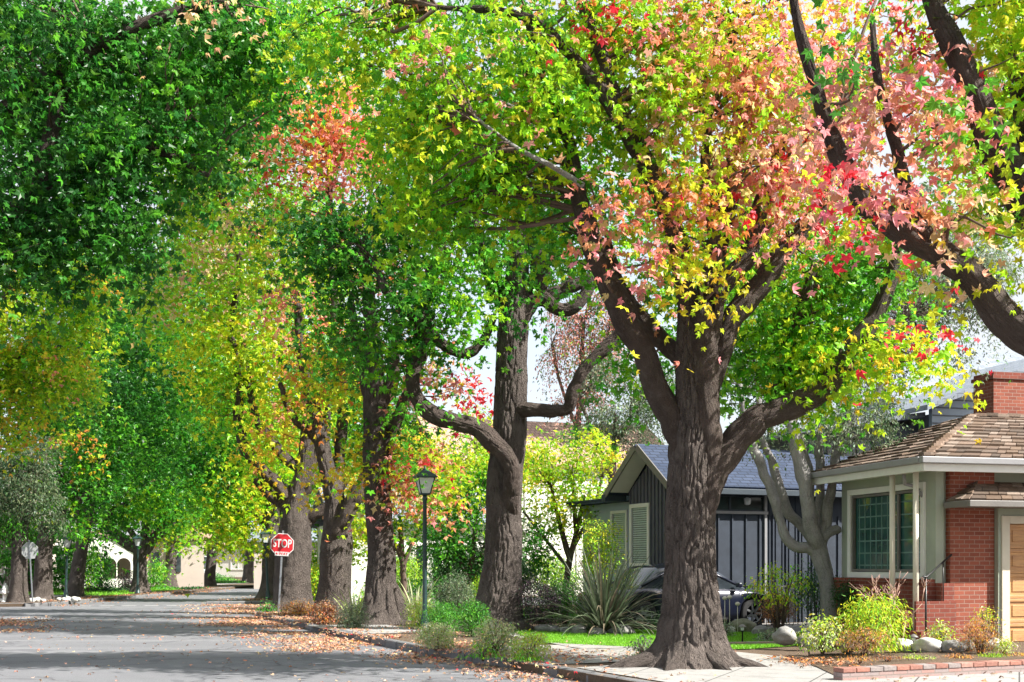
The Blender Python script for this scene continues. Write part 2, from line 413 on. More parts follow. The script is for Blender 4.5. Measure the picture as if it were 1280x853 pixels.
class Wood:
    def __init__(s, origin): s.V = []; s.Q = []; s.B = []; s.n = 0; s.o = np.array(tuple(origin))
    def limb(s, pts, rad, step=.1, seg=16, amp=0.0, flare=0.0, seed=0, wob=.06, capflat=False, flare_h=.9, freq=11., kink=0.0):
        seg += seg % 2
        P, R = resample(pts, rad, step); n = len(P)
        if kink > 0:
            Lk = np.concatenate([[0], np.cumsum(np.linalg.norm(np.diff(P, axis=0), axis=1))])
            kk = .8*np.stack([vnoise(np.stack([Lk*1.5+seed*7.3, Lk*0+c*5.1, Lk*0], 1), seed)-.5+.5*(vnoise(np.stack([Lk*5.2+seed*3.3, Lk*0+c*9.1, Lk*0], 1), seed+1)-.5) for c in range(3)], 1)
            P = P+kk*(R*kink*np.clip(Lk*2, 0, 1))[:, None]; R = R*(.92+.22*vnoise(np.stack([Lk*3.1, Lk*0+seed, Lk*0], 1), seed+2))
        T = np.gradient(P, axis=0); T /= np.linalg.norm(T, axis=1, keepdims=True)+1e-9
        nr = np.array([1., 0, 0]) if abs(T[0][0]) < .8 else np.array([0, 1., 0])
        L = np.concatenate([[0], np.cumsum(np.linalg.norm(np.diff(P, axis=0), axis=1))])
        th = np.linspace(0, 2*PI, seg, endpoint=False); V = np.zeros((n, seg, 3)); B = np.zeros((n, seg, 3))
        r0 = R.max()
        dirs = np.zeros((n, seg, 3))
        for i in range(n):
            nr = nr-T[i]*nr.dot(T[i]); nr /= np.linalg.norm(nr); b = np.cross(T[i], nr)
            dirs[i] = np.cos(th)[:, None]*nr+np.sin(th)[:, None]*b
        B[..., 0] = np.cos(th)[None, :]*r0; B[..., 1] = np.sin(th)[None, :]*r0; B[..., 2] = L[:, None]
        B[..., 0] += seed*3.1
        rr = R[:, None]*np.ones((1, seg))
        # slow irregularity of the cross-section
        q = B*np.array([1.6/max(r0, .05)*.35, 1.6/max(r0, .05)*.35, .9])+seed
        rr = rr*(1+wob*2*(fbm(q, seed, 2)-.5)*2)
        if flare > 0:
            h = L[:, None]; lob = .55+.75*vnoise(np.stack([np.cos(th)*1.7+seed, np.sin(th)*1.7, 0*th], 1), seed+5)[None, :]
            lob = lob*(1+.35*np.cos(th*5+seed)[None, :])
            rr = rr*(1+flare*(np.exp(-h/(flare_h*.26))*lob*.9+.07*np.exp(-h/flare_h)))
        if amp > 0:
            w = B+.05*(fbm(B*4, seed+9, 2)[..., None]-.5)*np.array([1, 1, 0])
            q = w*np.array([freq, freq, freq*.27])
            a = np.abs(fbm(q, seed+3, 2)-.5)*2
            a = np.clip(a*4.2, 0, 1)
            q2 = w*np.array([freq*2.4, freq*2.4, freq*.6])
            f2 = fbm(q2, seed+4, 3)
            rr = rr+amp*(a-.7)+amp*.5*(f2-.5)
        V = P[:, None, :]+dirs*rr[..., None]
        tip = 0
        idx = (np.arange(n)[:, None]*seg+np.arange(seg)[None, :])+s.n
        a = idx[:-1]; b = idx[1:]
        Q = np.stack([a, np.roll(a, -1, 1), np.roll(b, -1, 1), b], -1).reshape(-1, 4)
        # close the tip with a small ring folded to the centre
        V = V.reshape(-1, 3); B = B.reshape(-1, 3)
        c = P[-1]+T[-1]*R[-1]*(.1 if capflat else .6); V = np.vstack([V, c]); B = np.vstack([B, B[-1]])
        ci = s.n+len(V)-1; last = idx[-1]
        Q2 = np.stack([last[0::2], last[1::2], np.roll(last, -2)[0::2], np.full(seg//2, ci)], -1)
        Q = np.vstack([Q, Q2])
        s.V.append(V); s.B.append(B); s.Q.append(Q); s.n += len(V)
        return P, R
    def build(s, name, mat, parent):
        V = np.vstack(s.V)-s.o
        return link(name, raw_mesh(name, V, 4, np.vstack(s.Q), bk=np.vstack(s.B), smooth=True), mat, parent)

# ---------------------------------------------------------------- leaves
def star(lobes=5):
    if lobes == 5: ang = [-118, -60, 0, 60, 118]; ln = [.38, .52, .58, .52, .38]
    else: ang = [-80, 0, 80]; ln = [.52, .66, .52]
    c = np.array([0, .22, 0.]); V = [c]; Q = []
    nts = []
    full = [-150]+[(ang[i]+ang[i+1])/2 for i in range(len(ang)-1)]+[150]
    for i, a in enumerate(full):
        r = .29 if 0 < i < len(full)-1 else .2
        if lobes == 3: r = .30 if 0 < i < 3 else .2
        a = math.radians(a); nts.append(len(V)); V.append(c+np.array([math.sin(a)*r, math.cos(a)*r, .03]))
    for i, a in enumerate(ang):
        a = math.radians(a); V.append(c+np.array([math.sin(a)*ln[i], math.cos(a)*ln[i], -.10]))
        Q.append((0, nts[i], len(V)-1, nts[i+1]))
    return np.array(V), np.array(Q)
def oval(w=.42):
    V = np.array([(0, 0, 0), (w*.5, .45, .03), (0, 1, -.05), (-w*.5, .45, .03)], dtype=float)
    return V, np.array([(0, 1, 2, 3)])
TPL = {'star5': star(5), 'star3': star(3), 'oval': oval(.45), 'slim': oval(.22), 'round': oval(.8)}
AREA = {'star5': .36, 'star3': .30, 'oval': .21, 'slim': .11, 'round': .38}

C = dict(dgreen=(.030, .140, .022), green=(.060, .25, .022), bgreen=(.125, .40, .022), lime=(.32, .59, .018),
         yelg=(.54, .66, .025), yellow=(.80, .67, .04), gold=(.80, .46, .045), orange=(.78, .29, .06),
         coral=(.83, .30, .16), pink=(.84, .29, .27), red=(.70, .035, .055), peach=(.84, .56, .27), olive=(.24, .40, .025),
         brown=(.18, .085, .05), grey=(.12, .17, .085), gdark=(.030, .075, .025), silver=(.28, .35, .21), plum=(.05, .03, .04),
         tan=(.46, .31, .20), cream=(.68, .64, .38), rose=(.52, .21, .17), pale=(.55, .60, .28), blush=(.76, .40, .29))
PAL = dict(
    dgreen=[('dgreen', 5), ('green', 3), ('bgreen', .8)],
    green=[('green', 5), ('bgreen', 2), ('dgreen', 2)],
    bright=[('bgreen', 5), ('green', 3), ('lime', 2)],
    lime=[('lime', 5), ('bgreen', 3), ('yelg', 2)],
    limey=[('lime', 4), ('yelg', 4), ('yellow', 1), ('bgreen', 1)],
    yelg=[('yelg', 5), ('yellow', 3), ('lime', 2), ('peach', .6)],
    limecoral=[('lime', 5), ('yelg', 2.4), ('coral', .9), ('bgreen', 2), ('peach', .6)],
    peach=[('peach', 3.6), ('yelg', 2.6), ('yellow', 1.8), ('coral', 2.4), ('pink', 1), ('lime', 2)],
    coral=[('coral', 4.4), ('pink', 3.6), ('orange', 1), ('peach', 1.6), ('red', 1.1), ('yelg', 1.3), ('lime', .5)],
    pink=[('pink', 5), ('coral', 3), ('blush', 2.2), ('peach', 1.6), ('red', .9), ('yelg', 1.6), ('lime', .8)],
    red=[('red', 5), ('pink', 3), ('coral', 2)],
    gold=[('yellow', 2.4), ('gold', 1.6), ('orange', .9), ('yelg', 3), ('lime', 2.4), ('coral', 1.3), ('bgreen', 1)],
    olive=[('olive', 4), ('lime', 4), ('green', 2), ('yelg', 1.5)],
    yolive=[('olive', 2.5), ('yelg', 3), ('lime', 3.5), ('gold', .6), ('bgreen', 2)],
    peachg=[('olive', 3), ('peach', 2.5), ('lime', 3), ('blush', 1.5), ('yelg', 2)],
    grey=[('grey', 5), ('gdark', 2), ('silver', 2)],
    silver=[('silver', 5), ('grey', 4)],
    dusty=[('rose', 4), ('grey', 2), ('blush', 1), ('olive', 1)],
    dark=[('gdark', 5), ('dgreen', 3)],
    plum=[('plum', 5), ('gdark', 2)],
    varieg=[('cream', 3), ('silver', 3), ('olive', 2), ('pale', 3)],
    litter=[('tan', 5), ('coral', 1.3), ('blush', 4), ('brown', 2.5), ('orange', .6), ('peach', 2), ('red', .2)],
    litterd=[('brown', 4), ('tan', 3), ('orange', 2), ('coral', 1.5)],
    dry=[('orange', 3), ('tan', 4), ('gold', 2), ('brown', 2)],
    paleg=[('pale', 4), ('yelg', 3), ('lime', 2), ('cream', 1)],
)
def unit(v): return v/(np.linalg.norm(v, axis=-1, keepdims=True)+1e-9)
def pick(pal, n, rng):
    w = np.array([x[1] for x in PAL[pal]], dtype=float); w /= w.sum()
    cs = np.array([C[x[0]] for x in PAL[pal]]); return cs[rng.choice(len(w), n, p=w)]

class Leaves:
    def __init__(s, origin, tpl='star3'): s.o = np.array(tuple(origin)); s.tpl = tpl; s.V = []; s.Cc = []; s.sp = []
    def cloud(s, c, rad, n, size, pal, rng, per=26, spr=.28, droop=.5, jit=.15, shell=.5, coh=.8, updir=.55, gap=.0):
        """n leaves in sprays through an ellipsoid"""
        c = np.array(tuple(c)); rad = np.array(rad); ns = max(1, int(n/per))
        u = unit(rng.normal(size=(ns*3, 3))); t = rng.random((ns*3, 1))
        t = np.where(rng.random((ns*3, 1)) < shell, .65+.35*t, t**(1/3.))
        u = u*t; lump = 1+.45*(fbm(u*1.7+c*.37, 11, 2)-.5)*2; u = u*lump[:, None]
        sc = c+u*rad
        if gap > 0:
            g = fbm(sc*1.3, 21, 2)+rng.normal(size=len(sc))*.05; keep = g > np.quantile(g, gap)
            sc = sc[keep]; u = u[keep]
        sc = sc[:ns]; u = u[:ns]; ns = len(sc)
        s.sp.append(sc)
        N = unit(unit(u*rad)*.55+np.array([0, 0, updir])+rng.normal(size=(ns, 3))*.35)
        scol = pick(pal, ns, rng)
        k = rng.poisson(per, ns).clip(4); ids = np.repeat(np.arange(ns), k); m = len(ids)
        off = rng.normal(size=(m, 3))*spr; nn = N[ids]
        off -= nn*(off*nn).sum(1, keepdims=True)*.6
        rr = np.linalg.norm(off[:, :2], axis=1); off[:, 2] -= droop*rr*rr/max(spr, .01)*.5
        pos = sc[ids]+off
        n_ = unit(nn+rng.normal(size=(m, 3))*.62)
        t_ = np.array([0, 0, -1.])*(.5+droop)+unit(off)*.5+rng.normal(size=(m, 3))*.35
        t_ = unit(t_-n_*(t_*n_).sum(1, keepdims=True)); b_ = np.cross(t_, n_)
        sz = size*(.55+.72*rng.random(m))
        own = rng.random(m) > coh
        col = scol[ids]; col[own] = pick(pal, int(own.sum()), rng)
        col = col*(1+jit*rng.normal(size=(m, 1))).clip(.45, 1.7)*(1+.12*rng.normal(size=(m, 3))).clip(.6, 1.4)
        s.add(pos, b_, t_, n_, sz, col.clip(.004, .82))
    def add(s, pos, b_, t_, n_, sz, col):
        T, Q = TPL[s.tpl]
        m = len(pos); rg = np.random.default_rng(m+3)
        cu = rg.uniform(-1.2, 3.4, m)[:, None]; ax = rg.uniform(.62, 1.12, m)[:, None]; sk = rg.normal(size=m)[:, None]*.16
        X = T[None, :, 0]*ax+sk*T[None, :, 1]; Y = T[None, :, 1]+0*ax; Z = T[None, :, 2]*cu-.35*np.abs(X)**2*cu*.5
        V = pos[:, None, :]+sz[:, None, None]*(X[..., None]*b_[:, None, :]+Y[..., None]*t_[:, None, :]+Z[..., None]*n_[:, None, :])
        s.V.append(V); s.Cc.append(col)
    def build(s, name, mat, parent=None):
        T, Q = TPL[s.tpl]; V = np.concatenate(s.V); col = np.concatenate(s.Cc); n = len(V); k = len(T)
        fa = (Q[None, :, :]+(np.arange(n)*k)[:, None, None]).reshape(-1, 4)
        V = V.reshape(-1, 3)-s.o
        return link(name, raw_mesh(name, V, 4, fa, fcol=np.repeat(col, len(Q), axis=0)), mat, parent)

NLEAF = [0]
def crown(root, regions, d, size, tpl, rng, lai=2.6, spr=None, depth=None, mat='leaf', wood_pts=None, wood=None, twigs=60, coh=.88, droop=.5, name='crown', tw=.014, per=36, gap=.4):
    """regions: (px, py, rx, ry, dd, palette[, k]) in photo pixels at depth d+dd"""
    L = Leaves(root.location, tpl)
    for R in regions:
        px, py, rx, ry, dd, pal = R[:6]; k = R[6] if len(R) > 6 else 1
        D = d+dd; c = W(px, py, D); a = rx*D/F; b = ry*D/F; dep = depth or max(.6, (a+b)*.5)
        sp = size*F/D; n = int(k*lai*PI*rx*ry/(AREA[tpl]*.62*sp*sp)*1.0)
        NLEAF[0] += n
        L.cloud(c, (a, dep, b), n, size, pal, rng, per=per, spr=spr or size*2.1, coh=coh, droop=droop, gap=gap)
    if wood is not None and wood_pts is not None and twigs > 0:
        sp = np.concatenate(L.sp); WP = np.concatenate(wood_pts)
        sel = rng.choice(len(sp), min(twigs, len(sp)), replace=False)
        for i in sel:
            e = sp[i]; dist = np.linalg.norm(WP-e, axis=1)+np.maximum(0, WP[:, 2]-e[2])*1.2
            j = int(np.argmin(dist)); a = WP[j]; ln = np.linalg.norm(e-a)
            if ln < .3 or ln > 2.8: continue
            q1 = a*.67+e*.33+rng.normal(size=3)*.09*ln+np.array([0, 0, .06*ln]); q2 = a*.33+e*.67+rng.normal(size=3)*.09*ln+np.array([0, 0, .08*ln])
            r = tw*(.8+.4*ln)
            wood.limb([Vector(a), Vector(q1), Vector(q2), Vector(e)], [r, r*.8, r*.5, r*.2], step=max(.12, ln*.1), seg=6, wob=.0)
    L.build(name, M[mat], root)
    return L

def TR(name, base_px, base_d, label, z=.12, group=None, cat='tree'):
    p = GX(base_px, base_d, z); return empty(name, p, 0, label, cat, group)
def LP(d, pts):
    """pts (px, py, rpx[, dd]) -> world points, radii"""
    P = []; R = []
    for q in pts:
        D = d+(q[3] if len(q) > 3 else 0); P.append(W(q[0], q[1], D)); R.append(q[2]*D/F)
    return P, R
# ================================================================ camera, light, world
def setup():
    sc = bpy.context.scene
    cam = bpy.data.objects.new('camera', bpy.data.cameras.new('camera')); COL.objects.link(cam)
    cam.location = (0, 0, CZ); cam.rotation_euler = (PI/2, 0, 0)
    cd = cam.data; cd.sensor_width = 36; cd.lens = 36*F/1280; cd.shift_y = (HY-426.5)/1280; cd.clip_end = 2000; cd.clip_start = .1
    sc.camera = cam
    el = math.radians(SUN_EL); az = math.radians(SUN_AZ)     # azimuth from +Y towards +X
    s = Vector((math.cos(el)*math.sin(az), math.cos(el)*math.cos(az), math.sin(el)))
    ld = bpy.data.lights.new('sun', 'SUN'); ld.energy = SUN_E; ld.angle = math.radians(.55); ld.color = (1, .955, .88)
    lo = bpy.data.objects.new('sun', ld); COL.objects.link(lo); lo.rotation_euler = s.to_track_quat('Z', 'Y').to_euler()
    w = bpy.data.worlds.new('World'); sc.world = w; w.use_nodes = True; nt = w.node_tree; nt.nodes.clear()
    sky = nt.nodes.new('ShaderNodeTexSky'); sky.sky_type = 'NISHITA'; sky.sun_disc = False
    sky.sun_elevation = el; sky.sun_rotation = az; sky.air_density = 1.0; sky.dust_density = 3.0; sky.ozone_density = .6
    bg = nt.nodes.new('ShaderNodeBackground'); bg.inputs[1].default_value = SKY_E
    ou = nt.nodes.new('ShaderNodeOutputWorld'); 
    tc = nt.nodes.new('ShaderNodeTexCoord'); no = nt.nodes.new('ShaderNodeTexNoise'); no.inputs['Scale'].default_value = 2.2; no.inputs['Detail'].default_value = 7
    cr = nt.nodes.new('ShaderNodeValToRGB'); cr.color_ramp.elements[0].position = .25; cr.color_ramp.elements[1].position = .6
    cr.color_ramp.elements[0].color = (.45, .45, .45, 1); cr.color_ramp.elements[1].color = (.95, .95, .95, 1)
    mx = nt.nodes.new('ShaderNodeMix'); mx.data_type = 'RGBA'; mx.inputs[7].default_value = (2.6, 2.7, 2.85, 1)
    nt.links.new(tc.outputs['Generated'], no.inputs['Vector']); nt.links.new(no.outputs[0], cr.inputs[0]); nt.links.new(cr.outputs[0], mx.inputs[0])
    nt.links.new(sky.outputs[0], mx.inputs[6]); nt.links.new(mx.outputs[2], bg.inputs[0]); nt.links.new(bg.outputs[0], ou.inputs[0])
    sc.view_settings.view_transform = 'Standard'; sc.view_settings.look = 'None'; sc.view_settings.gamma = 1
    sc.view_settings.exposure = EXPO
    sc.render.engine = 'CYCLES'; cy = sc.cycles
    cy.max_bounces = 6; cy.diffuse_bounces = 3; cy.glossy_bounces = 2; cy.transmission_bounces = 4; cy.transparent_max_bounces = 4
    cy.caustics_reflective = False; cy.caustics_refractive = False; cy.use_denoising = True
    cy.use_adaptive_sampling = True; cy.adaptive_threshold = .02; cy.sample_clamp_indirect = 6
SUN_EL, SUN_AZ, SUN_E, SKY_E, EXPO = 43, 108, 5.0, .15, 1.3

# ================================================================ ground plan
KR = [(8.3, 0), (5.75, 6), (3.7, 10.5), (.57, 17.1), (-2.1, 22.4), (-5.3, 30), (-7.6, 36.2)]       # near right kerb
KL = [(-.6, -1), (-4.0, 8), (-8.1, 18), (-12.2, 28), (-15.2, 35.2)]                                  # near left kerb
FR = [(-11.1, 48.5), (-11.2, 60), (-11.6, 75), (-10.5, 92), (-4, 108)]                               # far right kerb
FL = [(-17.6, 45.6), (-17.5, 52), (-17.5, 60), (-17.9, 75), (-17, 92), (-11, 112), (2, 126)]         # far left kerb
VD = (.92, .39)
def slab(name, poly, z0, z1, mat):
    m = MB(); n = len(poly)
    t = tessellate_polygon([[Vector((x, y, 0)) for x, y in poly]])
    m.mesh([(x, y, z1) for x, y in poly]+[(x, y, z0) for x, y in poly],
           [tuple(f) for f in t]+[(i, (i+1) % n, (i+1) % n+n, i+n) for i in range(n)])
    o = m.build(name, mat); tag(o, kind='structure')
    bpy.context.view_layer.update()
    me = o.data
    import bmesh as _b
    bm = _b.new(); bm.from_mesh(me); _b.ops.recalc_face_normals(bm, faces=bm.faces); bm.to_mesh(me); bm.free()
    return o
def arc(c, r, a0, a1, n=6):
    return [(c[0]+r*math.cos(math.radians(a0+(a1-a0)*k/n)), c[1]+r*math.sin(math.radians(a0+(a1-a0)*k/n))) for k in range(n+1)]
def sweep_kerb(name, line, w, z0, z1, seed, inner):
    """rounded kerb strip along the line, stones slightly heaved"""
    P = np.array([(x, y, 0) for x, y in line], dtype=float)
    Q, _ = resample(P, [1]*len(P), .5); m = MB(); rs = np.random.default_rng(seed)
    d = np.gradient(Q, axis=0); d /= np.linalg.norm(d, axis=1, keepdims=True); nv = np.stack([-d[:, 1], d[:, 0], d[:, 2]], 1)*inner
    k = 0
    while k < len(Q)-1:
        L = min(int(rs.integers(4, 9)), len(Q)-1-k)
        dz = rs.normal()*.006; dx = rs.normal()*.008; gap = .012
        sec = []
        for j in range(k, k+L+1):
            p = Q[j].copy()
            if j == k: p += d[j]*gap
            if j == k+L: p -= d[j]*gap
            prof = [(0, z0), (.0, z1-.035), (.012, z1-.012), (.04, z1), (w, z1), (w, z0)]
            sec.append([tuple(p+nv[j]*(a+dx)+np.array([0, 0, b+(dz if b > z0 else 0)])) for a, b in prof])
        vs = [v for s_ in sec for v in s_]; fs = []
        for a in range(len(sec)-1):
            for b in range(5): fs.append((a*6+b, a*6+b+1, (a+1)*6+b+1, (a+1)*6+b))
        fs.append(tuple(range(6))); fs.append(tuple((len(sec)-1)*6+b for b in range(6))[::-1])
        m.mesh(vs, fs, smooth=False); k += L
    return tag(m.build(name, M['kerb']), kind='structure')
def offset(line, w):
    P = np.array(line, dtype=float); d = np.gradient(P, axis=0); d /= np.linalg.norm(d, axis=1, keepdims=True)
    n = np.stack([d[:, 1], -d[:, 0]], 1); return [tuple(p) for p in P+n*w]
def strip_grid(): pass
def ground():
    m = MB(); m.poly([(-600, -60, -.03), (600, -60, -.03), (600, 900, -.03), (-600, 900, -.03)])
    tag(m.build('ground', M['soil']), kind='structure')
    road = [KL[0]]+KL+[(-60, 16.2), (-60, 26.6)]+FL+[(30, 136), (30, 118)]+FR[::-1]+[(60, 78.7), (60, 64.8)]+KR[::-1]+[(8.6, -8), (-1, -8)]
    road = road[1:]
    slab('road', road, -.2, 0, M['asphalt'])
    g = 0.12
    # near right block
    far = [(-7.9, 37.6), (-7.5, 38.9), (-6.6, 39.6)]
    nr = KR+far+[(60, 67.8), (60, -8), (9, -8)]
    slab('verge', nr, -.2, g, M['soil'])
    sweep_kerb('kerb', KR+far[:3]+[(5, 44.5), (30, 55)], .16, -.05, g+.015, 3, -1)
    nl = KL+[(-16, 36), (-17.2, 36.0), (-60, 17.5), (-60, -8), (-1, -8)]
    slab('verge', nl, -.2, g, M['soil']); sweep_kerb('kerb', KL+[(-16.0, 36.0), (-17.2, 36.0), (-30, 30.5)], .16, -.05, g+.015, 4, 1)
    fr = FR+[(30, 116.5), (60, 116.5), (60, 81.5), (-9.5, 47.6), (-10.7, 47.7)]
    slab('verge', fr, -.2, g, M['soil']); sweep_kerb('kerb', [(20, 60.8), (-9.5, 47.6), (-10.7, 47.7)]+FR, .16, -.05, g+.015, 5, -1)
    fl = FL+[(30, 138), (-60, 160), (-60, 28), (-19.6, 44.4), (-18.2, 44.8)]
    slab('verge', fl, -.2, g, M['soil']); sweep_kerb('kerb', [(-45, 33.7), (-19.6, 44.4), (-18.2, 44.8)]+FL, .16, -.05, g+.015, 6, 1)
    # sidewalks
    def band(name, line, a, b, z, mat, ndiv=.5):
        P, _ = resample([Vector((x, y, 0)) for x, y in line], [1]*len(line), ndiv); L = [(p[0], p[1]) for p in P]
        A = offset(L, a); B = offset(L, b); m = MB()
        for i in range(len(A)-1): m.poly([(*A[i], z), (*B[i], z), (*B[i+1], z), (*A[i+1], z)][::-1])
        return tag(m.build(name, mat), kind='structure')
    band('sidewalk', KR, 2.7, 4.2, g+.008, M['concrete'])
    band('sidewalk', FL, -4.4, -2.9, g+.008, M['concrete'])
    band('sidewalk', FR, 2.6, 4.0, g+.008, M['concrete'])
    # concrete aprons crossing the verge by the trees
    def quad(name, pts, z, mat):
        m = MB(); m.poly([(x, y, z) for x, y in pts]); return tag(m.build(name, mat), kind='structure')
    quad('driveway', [(.9, 17.0), (4.0, 10.6), (16, 15.2), (13.2, 18.6), (4.6, 16.3), (3.6, 18.9)], g+.012, M['driveway'])
    quad('driveway', [(-1.2, 20.9), (.55, 17.5), (3.3, 18.8), (1.9, 22.2)], g+.012, M['concrete'])
    quad('driveway', [(-4.9, 28.6), (-3.3, 25.1), (-1.6, 25.8), (-3.2, 29.3)], g+.012, M['driveway'])
    quad('driveway', [(-.3, 27.2), (1.0, 24.4), (12.5, 27.6), (11.3, 31.5)], g+.006, M['driveway'])   # the dark house's drive
    quad('path', [(1.2, 20.6), (2.3, 21.0), (1.6, 23.4), (.5, 22.8)], g+.02, M['concrete'])
    LAWN.append([(.0, 26.2), (.5, 22.3), (2.6, 20.7), (4.0, 20.6), (6.1, 22.3), (6.4, 24.6), (5.4, 26.2), (1.6, 26.2)])
    LAWN.append([(-4.0, 34.5), (-3.2, 31), (2, 33), (1, 38)])
    LAWN.append([(-24.5, 57), (-18.5, 55.5), (-19.0, 70), (-26, 72)])
    for i, L in enumerate(LAWN): quad('lawn', L, g+.016, M['lawn'])
    # faded stop line and crossing marks
    m = MB(); rs = random.Random(3)
    for k in range(15):
        t = k/14; x = -8.6+t*-7.0; y = 36.9-t*2.6
        if rs.random() < .25: continue
        m.poly([(x, y, .006), (x-.38, y-.15, .006), (x-.45, y+.12, .006), (x-.08, y+.26, .006)][::-1])
    for k in range(9):
        x = -9.5-k*.8; y = 46.4-k*.15
        m.poly([(x, y, .006), (x-.5, y-.1, .006), (x-.5, y+.2, .006), (x, y+.3, .006)][::-1])
    tag(m.build('road_marking', M['paint_white']), kind='structure')
LAWN = []
def inside(x, y, poly):
    r = np.zeros(x.shape, bool); n = len(poly)
    for i in range(n):
        x0, y0 = poly[i]; x1, y1 = poly[(i+1) % n]
        c = ((y0 > y) != (y1 > y)) & (x < (x1-x0)*(y-y0)/(y1-y0+1e-12)+x0); r ^= c
    return r
def grass():
    V = []; Cc = []
    for i, (poly, n, h) in enumerate(zip(LAWN, (64000, 9000, 5000), (.05, .08, .10))):
        xs = [p[0] for p in poly]; ys = [p[1] for p in poly]
        x = RNG.uniform(min(xs), max(xs), n*2); y = RNG.uniform(min(ys), max(ys), n*2); k = inside(x, y, poly); x = x[k][:n]; y = y[k][:n]
        m = len(x); a = RNG.uniform(0, PI, m); w = (.008 if i == 0 else .02)
        hh = h*RNG.uniform(.5, 1.2, m); lx = RNG.normal(size=m)*h*.35; ly = RNG.normal(size=m)*h*.35; z = .13
        v = np.stack([np.stack([x-np.cos(a)*w, y-np.sin(a)*w, np.full(m, z)], 1), np.stack([x+np.cos(a)*w, y+np.sin(a)*w, np.full(m, z)], 1),
                      np.stack([x+lx, y+ly, z+hh], 1)], 1)
        V.append(v); Cc.append((np.array(C['bgreen'])*1.1+np.array([.06, .05, 0]))*RNG.uniform(.6, 1.3, (m, 1)))
    V = np.concatenate(V); n = len(V)
    o = link('grass', raw_mesh('grass', V.reshape(-1, 3), 3, np.arange(n*3).reshape(-1, 3), fcol=np.concatenate(Cc).clip(0, .8)), M['leaf_dull'])
    tag(o, 'bright green mown lawn grass', 'grass', kind='stuff')
def litter():
    L = Leaves((0, 0, 0), 'star3')
    def scatter(line, n, lo, hi, sig, pal, size, z, k0=0, side=1):
        P, _ = resample([Vector((x, y, 0)) for x, y in line], [1]*len(line), .4); P = P[:, :2]
        d = np.gradient(P, axis=0); d /= np.linalg.norm(d, axis=1, keepdims=True); nv = np.stack([d[:, 1], -d[:, 0]], 1)*side
        i = RNG.integers(0, len(P), n*2); off = RNG.normal(size=n*2)*sig+RNG.uniform(lo, hi, n*2)
        p = P[i]+nv[i]*off[:, None]+RNG.normal(size=(n*2, 2))*.3
        g = fbm(np.stack([p[:, 0]*.8, p[:, 1]*.8, 0*p[:, 0]], 1), 31, 3); keep = g+RNG.normal(size=n*2)*.10 > .47
        p = p[keep][:n]; off = off[keep][:n]; m = len(p)
        zz = np.where(off > 0.02, .135, .004)+RNG.uniform(.004, .022, m) if z is None else z+RNG.uniform(.004, .022, m)
        n_ = unit(np.array([0, 0, 1.])+RNG.normal(size=(m, 3))*.28); a = RNG.uniform(0, 2*PI, m)
        t_ = np.stack([np.cos(a), np.sin(a), 0*a], 1); t_ = unit(t_-n_*(t_*n_).sum(1, keepdims=True)); b_ = np.cross(t_, n_)
        c = pick(pal, m, RNG)*RNG.uniform(.55, 1.25, (m, 1))
        L.add(np.column_stack([p, zz]), b_, t_, n_, size*RNG.uniform(.6, 1.15, m), c.clip(0, .8))
    near = KR[2:]
    scatter(near, 5200, -.5, .25, .35, 'litter', .085, None)
    scatter(near[2:], 4800, -1.6, -.1, .5, 'litter', .085, None)
    scatter(near[1:5], 2600, .1, 3.0, .6, 'litter', .085, None)
    scatter(near[4:], 4500, -2.6, .2, .7, 'litter', .10, None)
    scatter(near, 600, -7, -1.5, 1.0, 'litter', .08, .004)
    scatter([(3.2, 12.3), (9, 15.6)], 500, -1.8, 1.2, .5, 'litter', .085, .135)
    scatter([(-15.0, 35.2), (-12, 28.0)], 3400, -.2, 1.5, .6, 'litter', .10, .004)
    scatter([(-9, 38.5), (-11, 47)], 3200, -.5, 1.9, .9, 'litter', .10, .004)
    scatter(FR[:3], 2200, -1.5, 2.4, .5, 'litter', .11, None)
    scatter(FL[:4], 1400, -.3, .6, .5, 'litterd', .11, None, side=-1)
    scatter([(4.4, 17.5), (9, 19.4)], 2400, -.6, .9, .5, 'litterd', .075, .17)
    o = L.build('leaf_litter', M['litter'])
    tag(o, 'dry pink and tan fallen leaves drifted along the kerbs', 'leaves', kind='stuff')

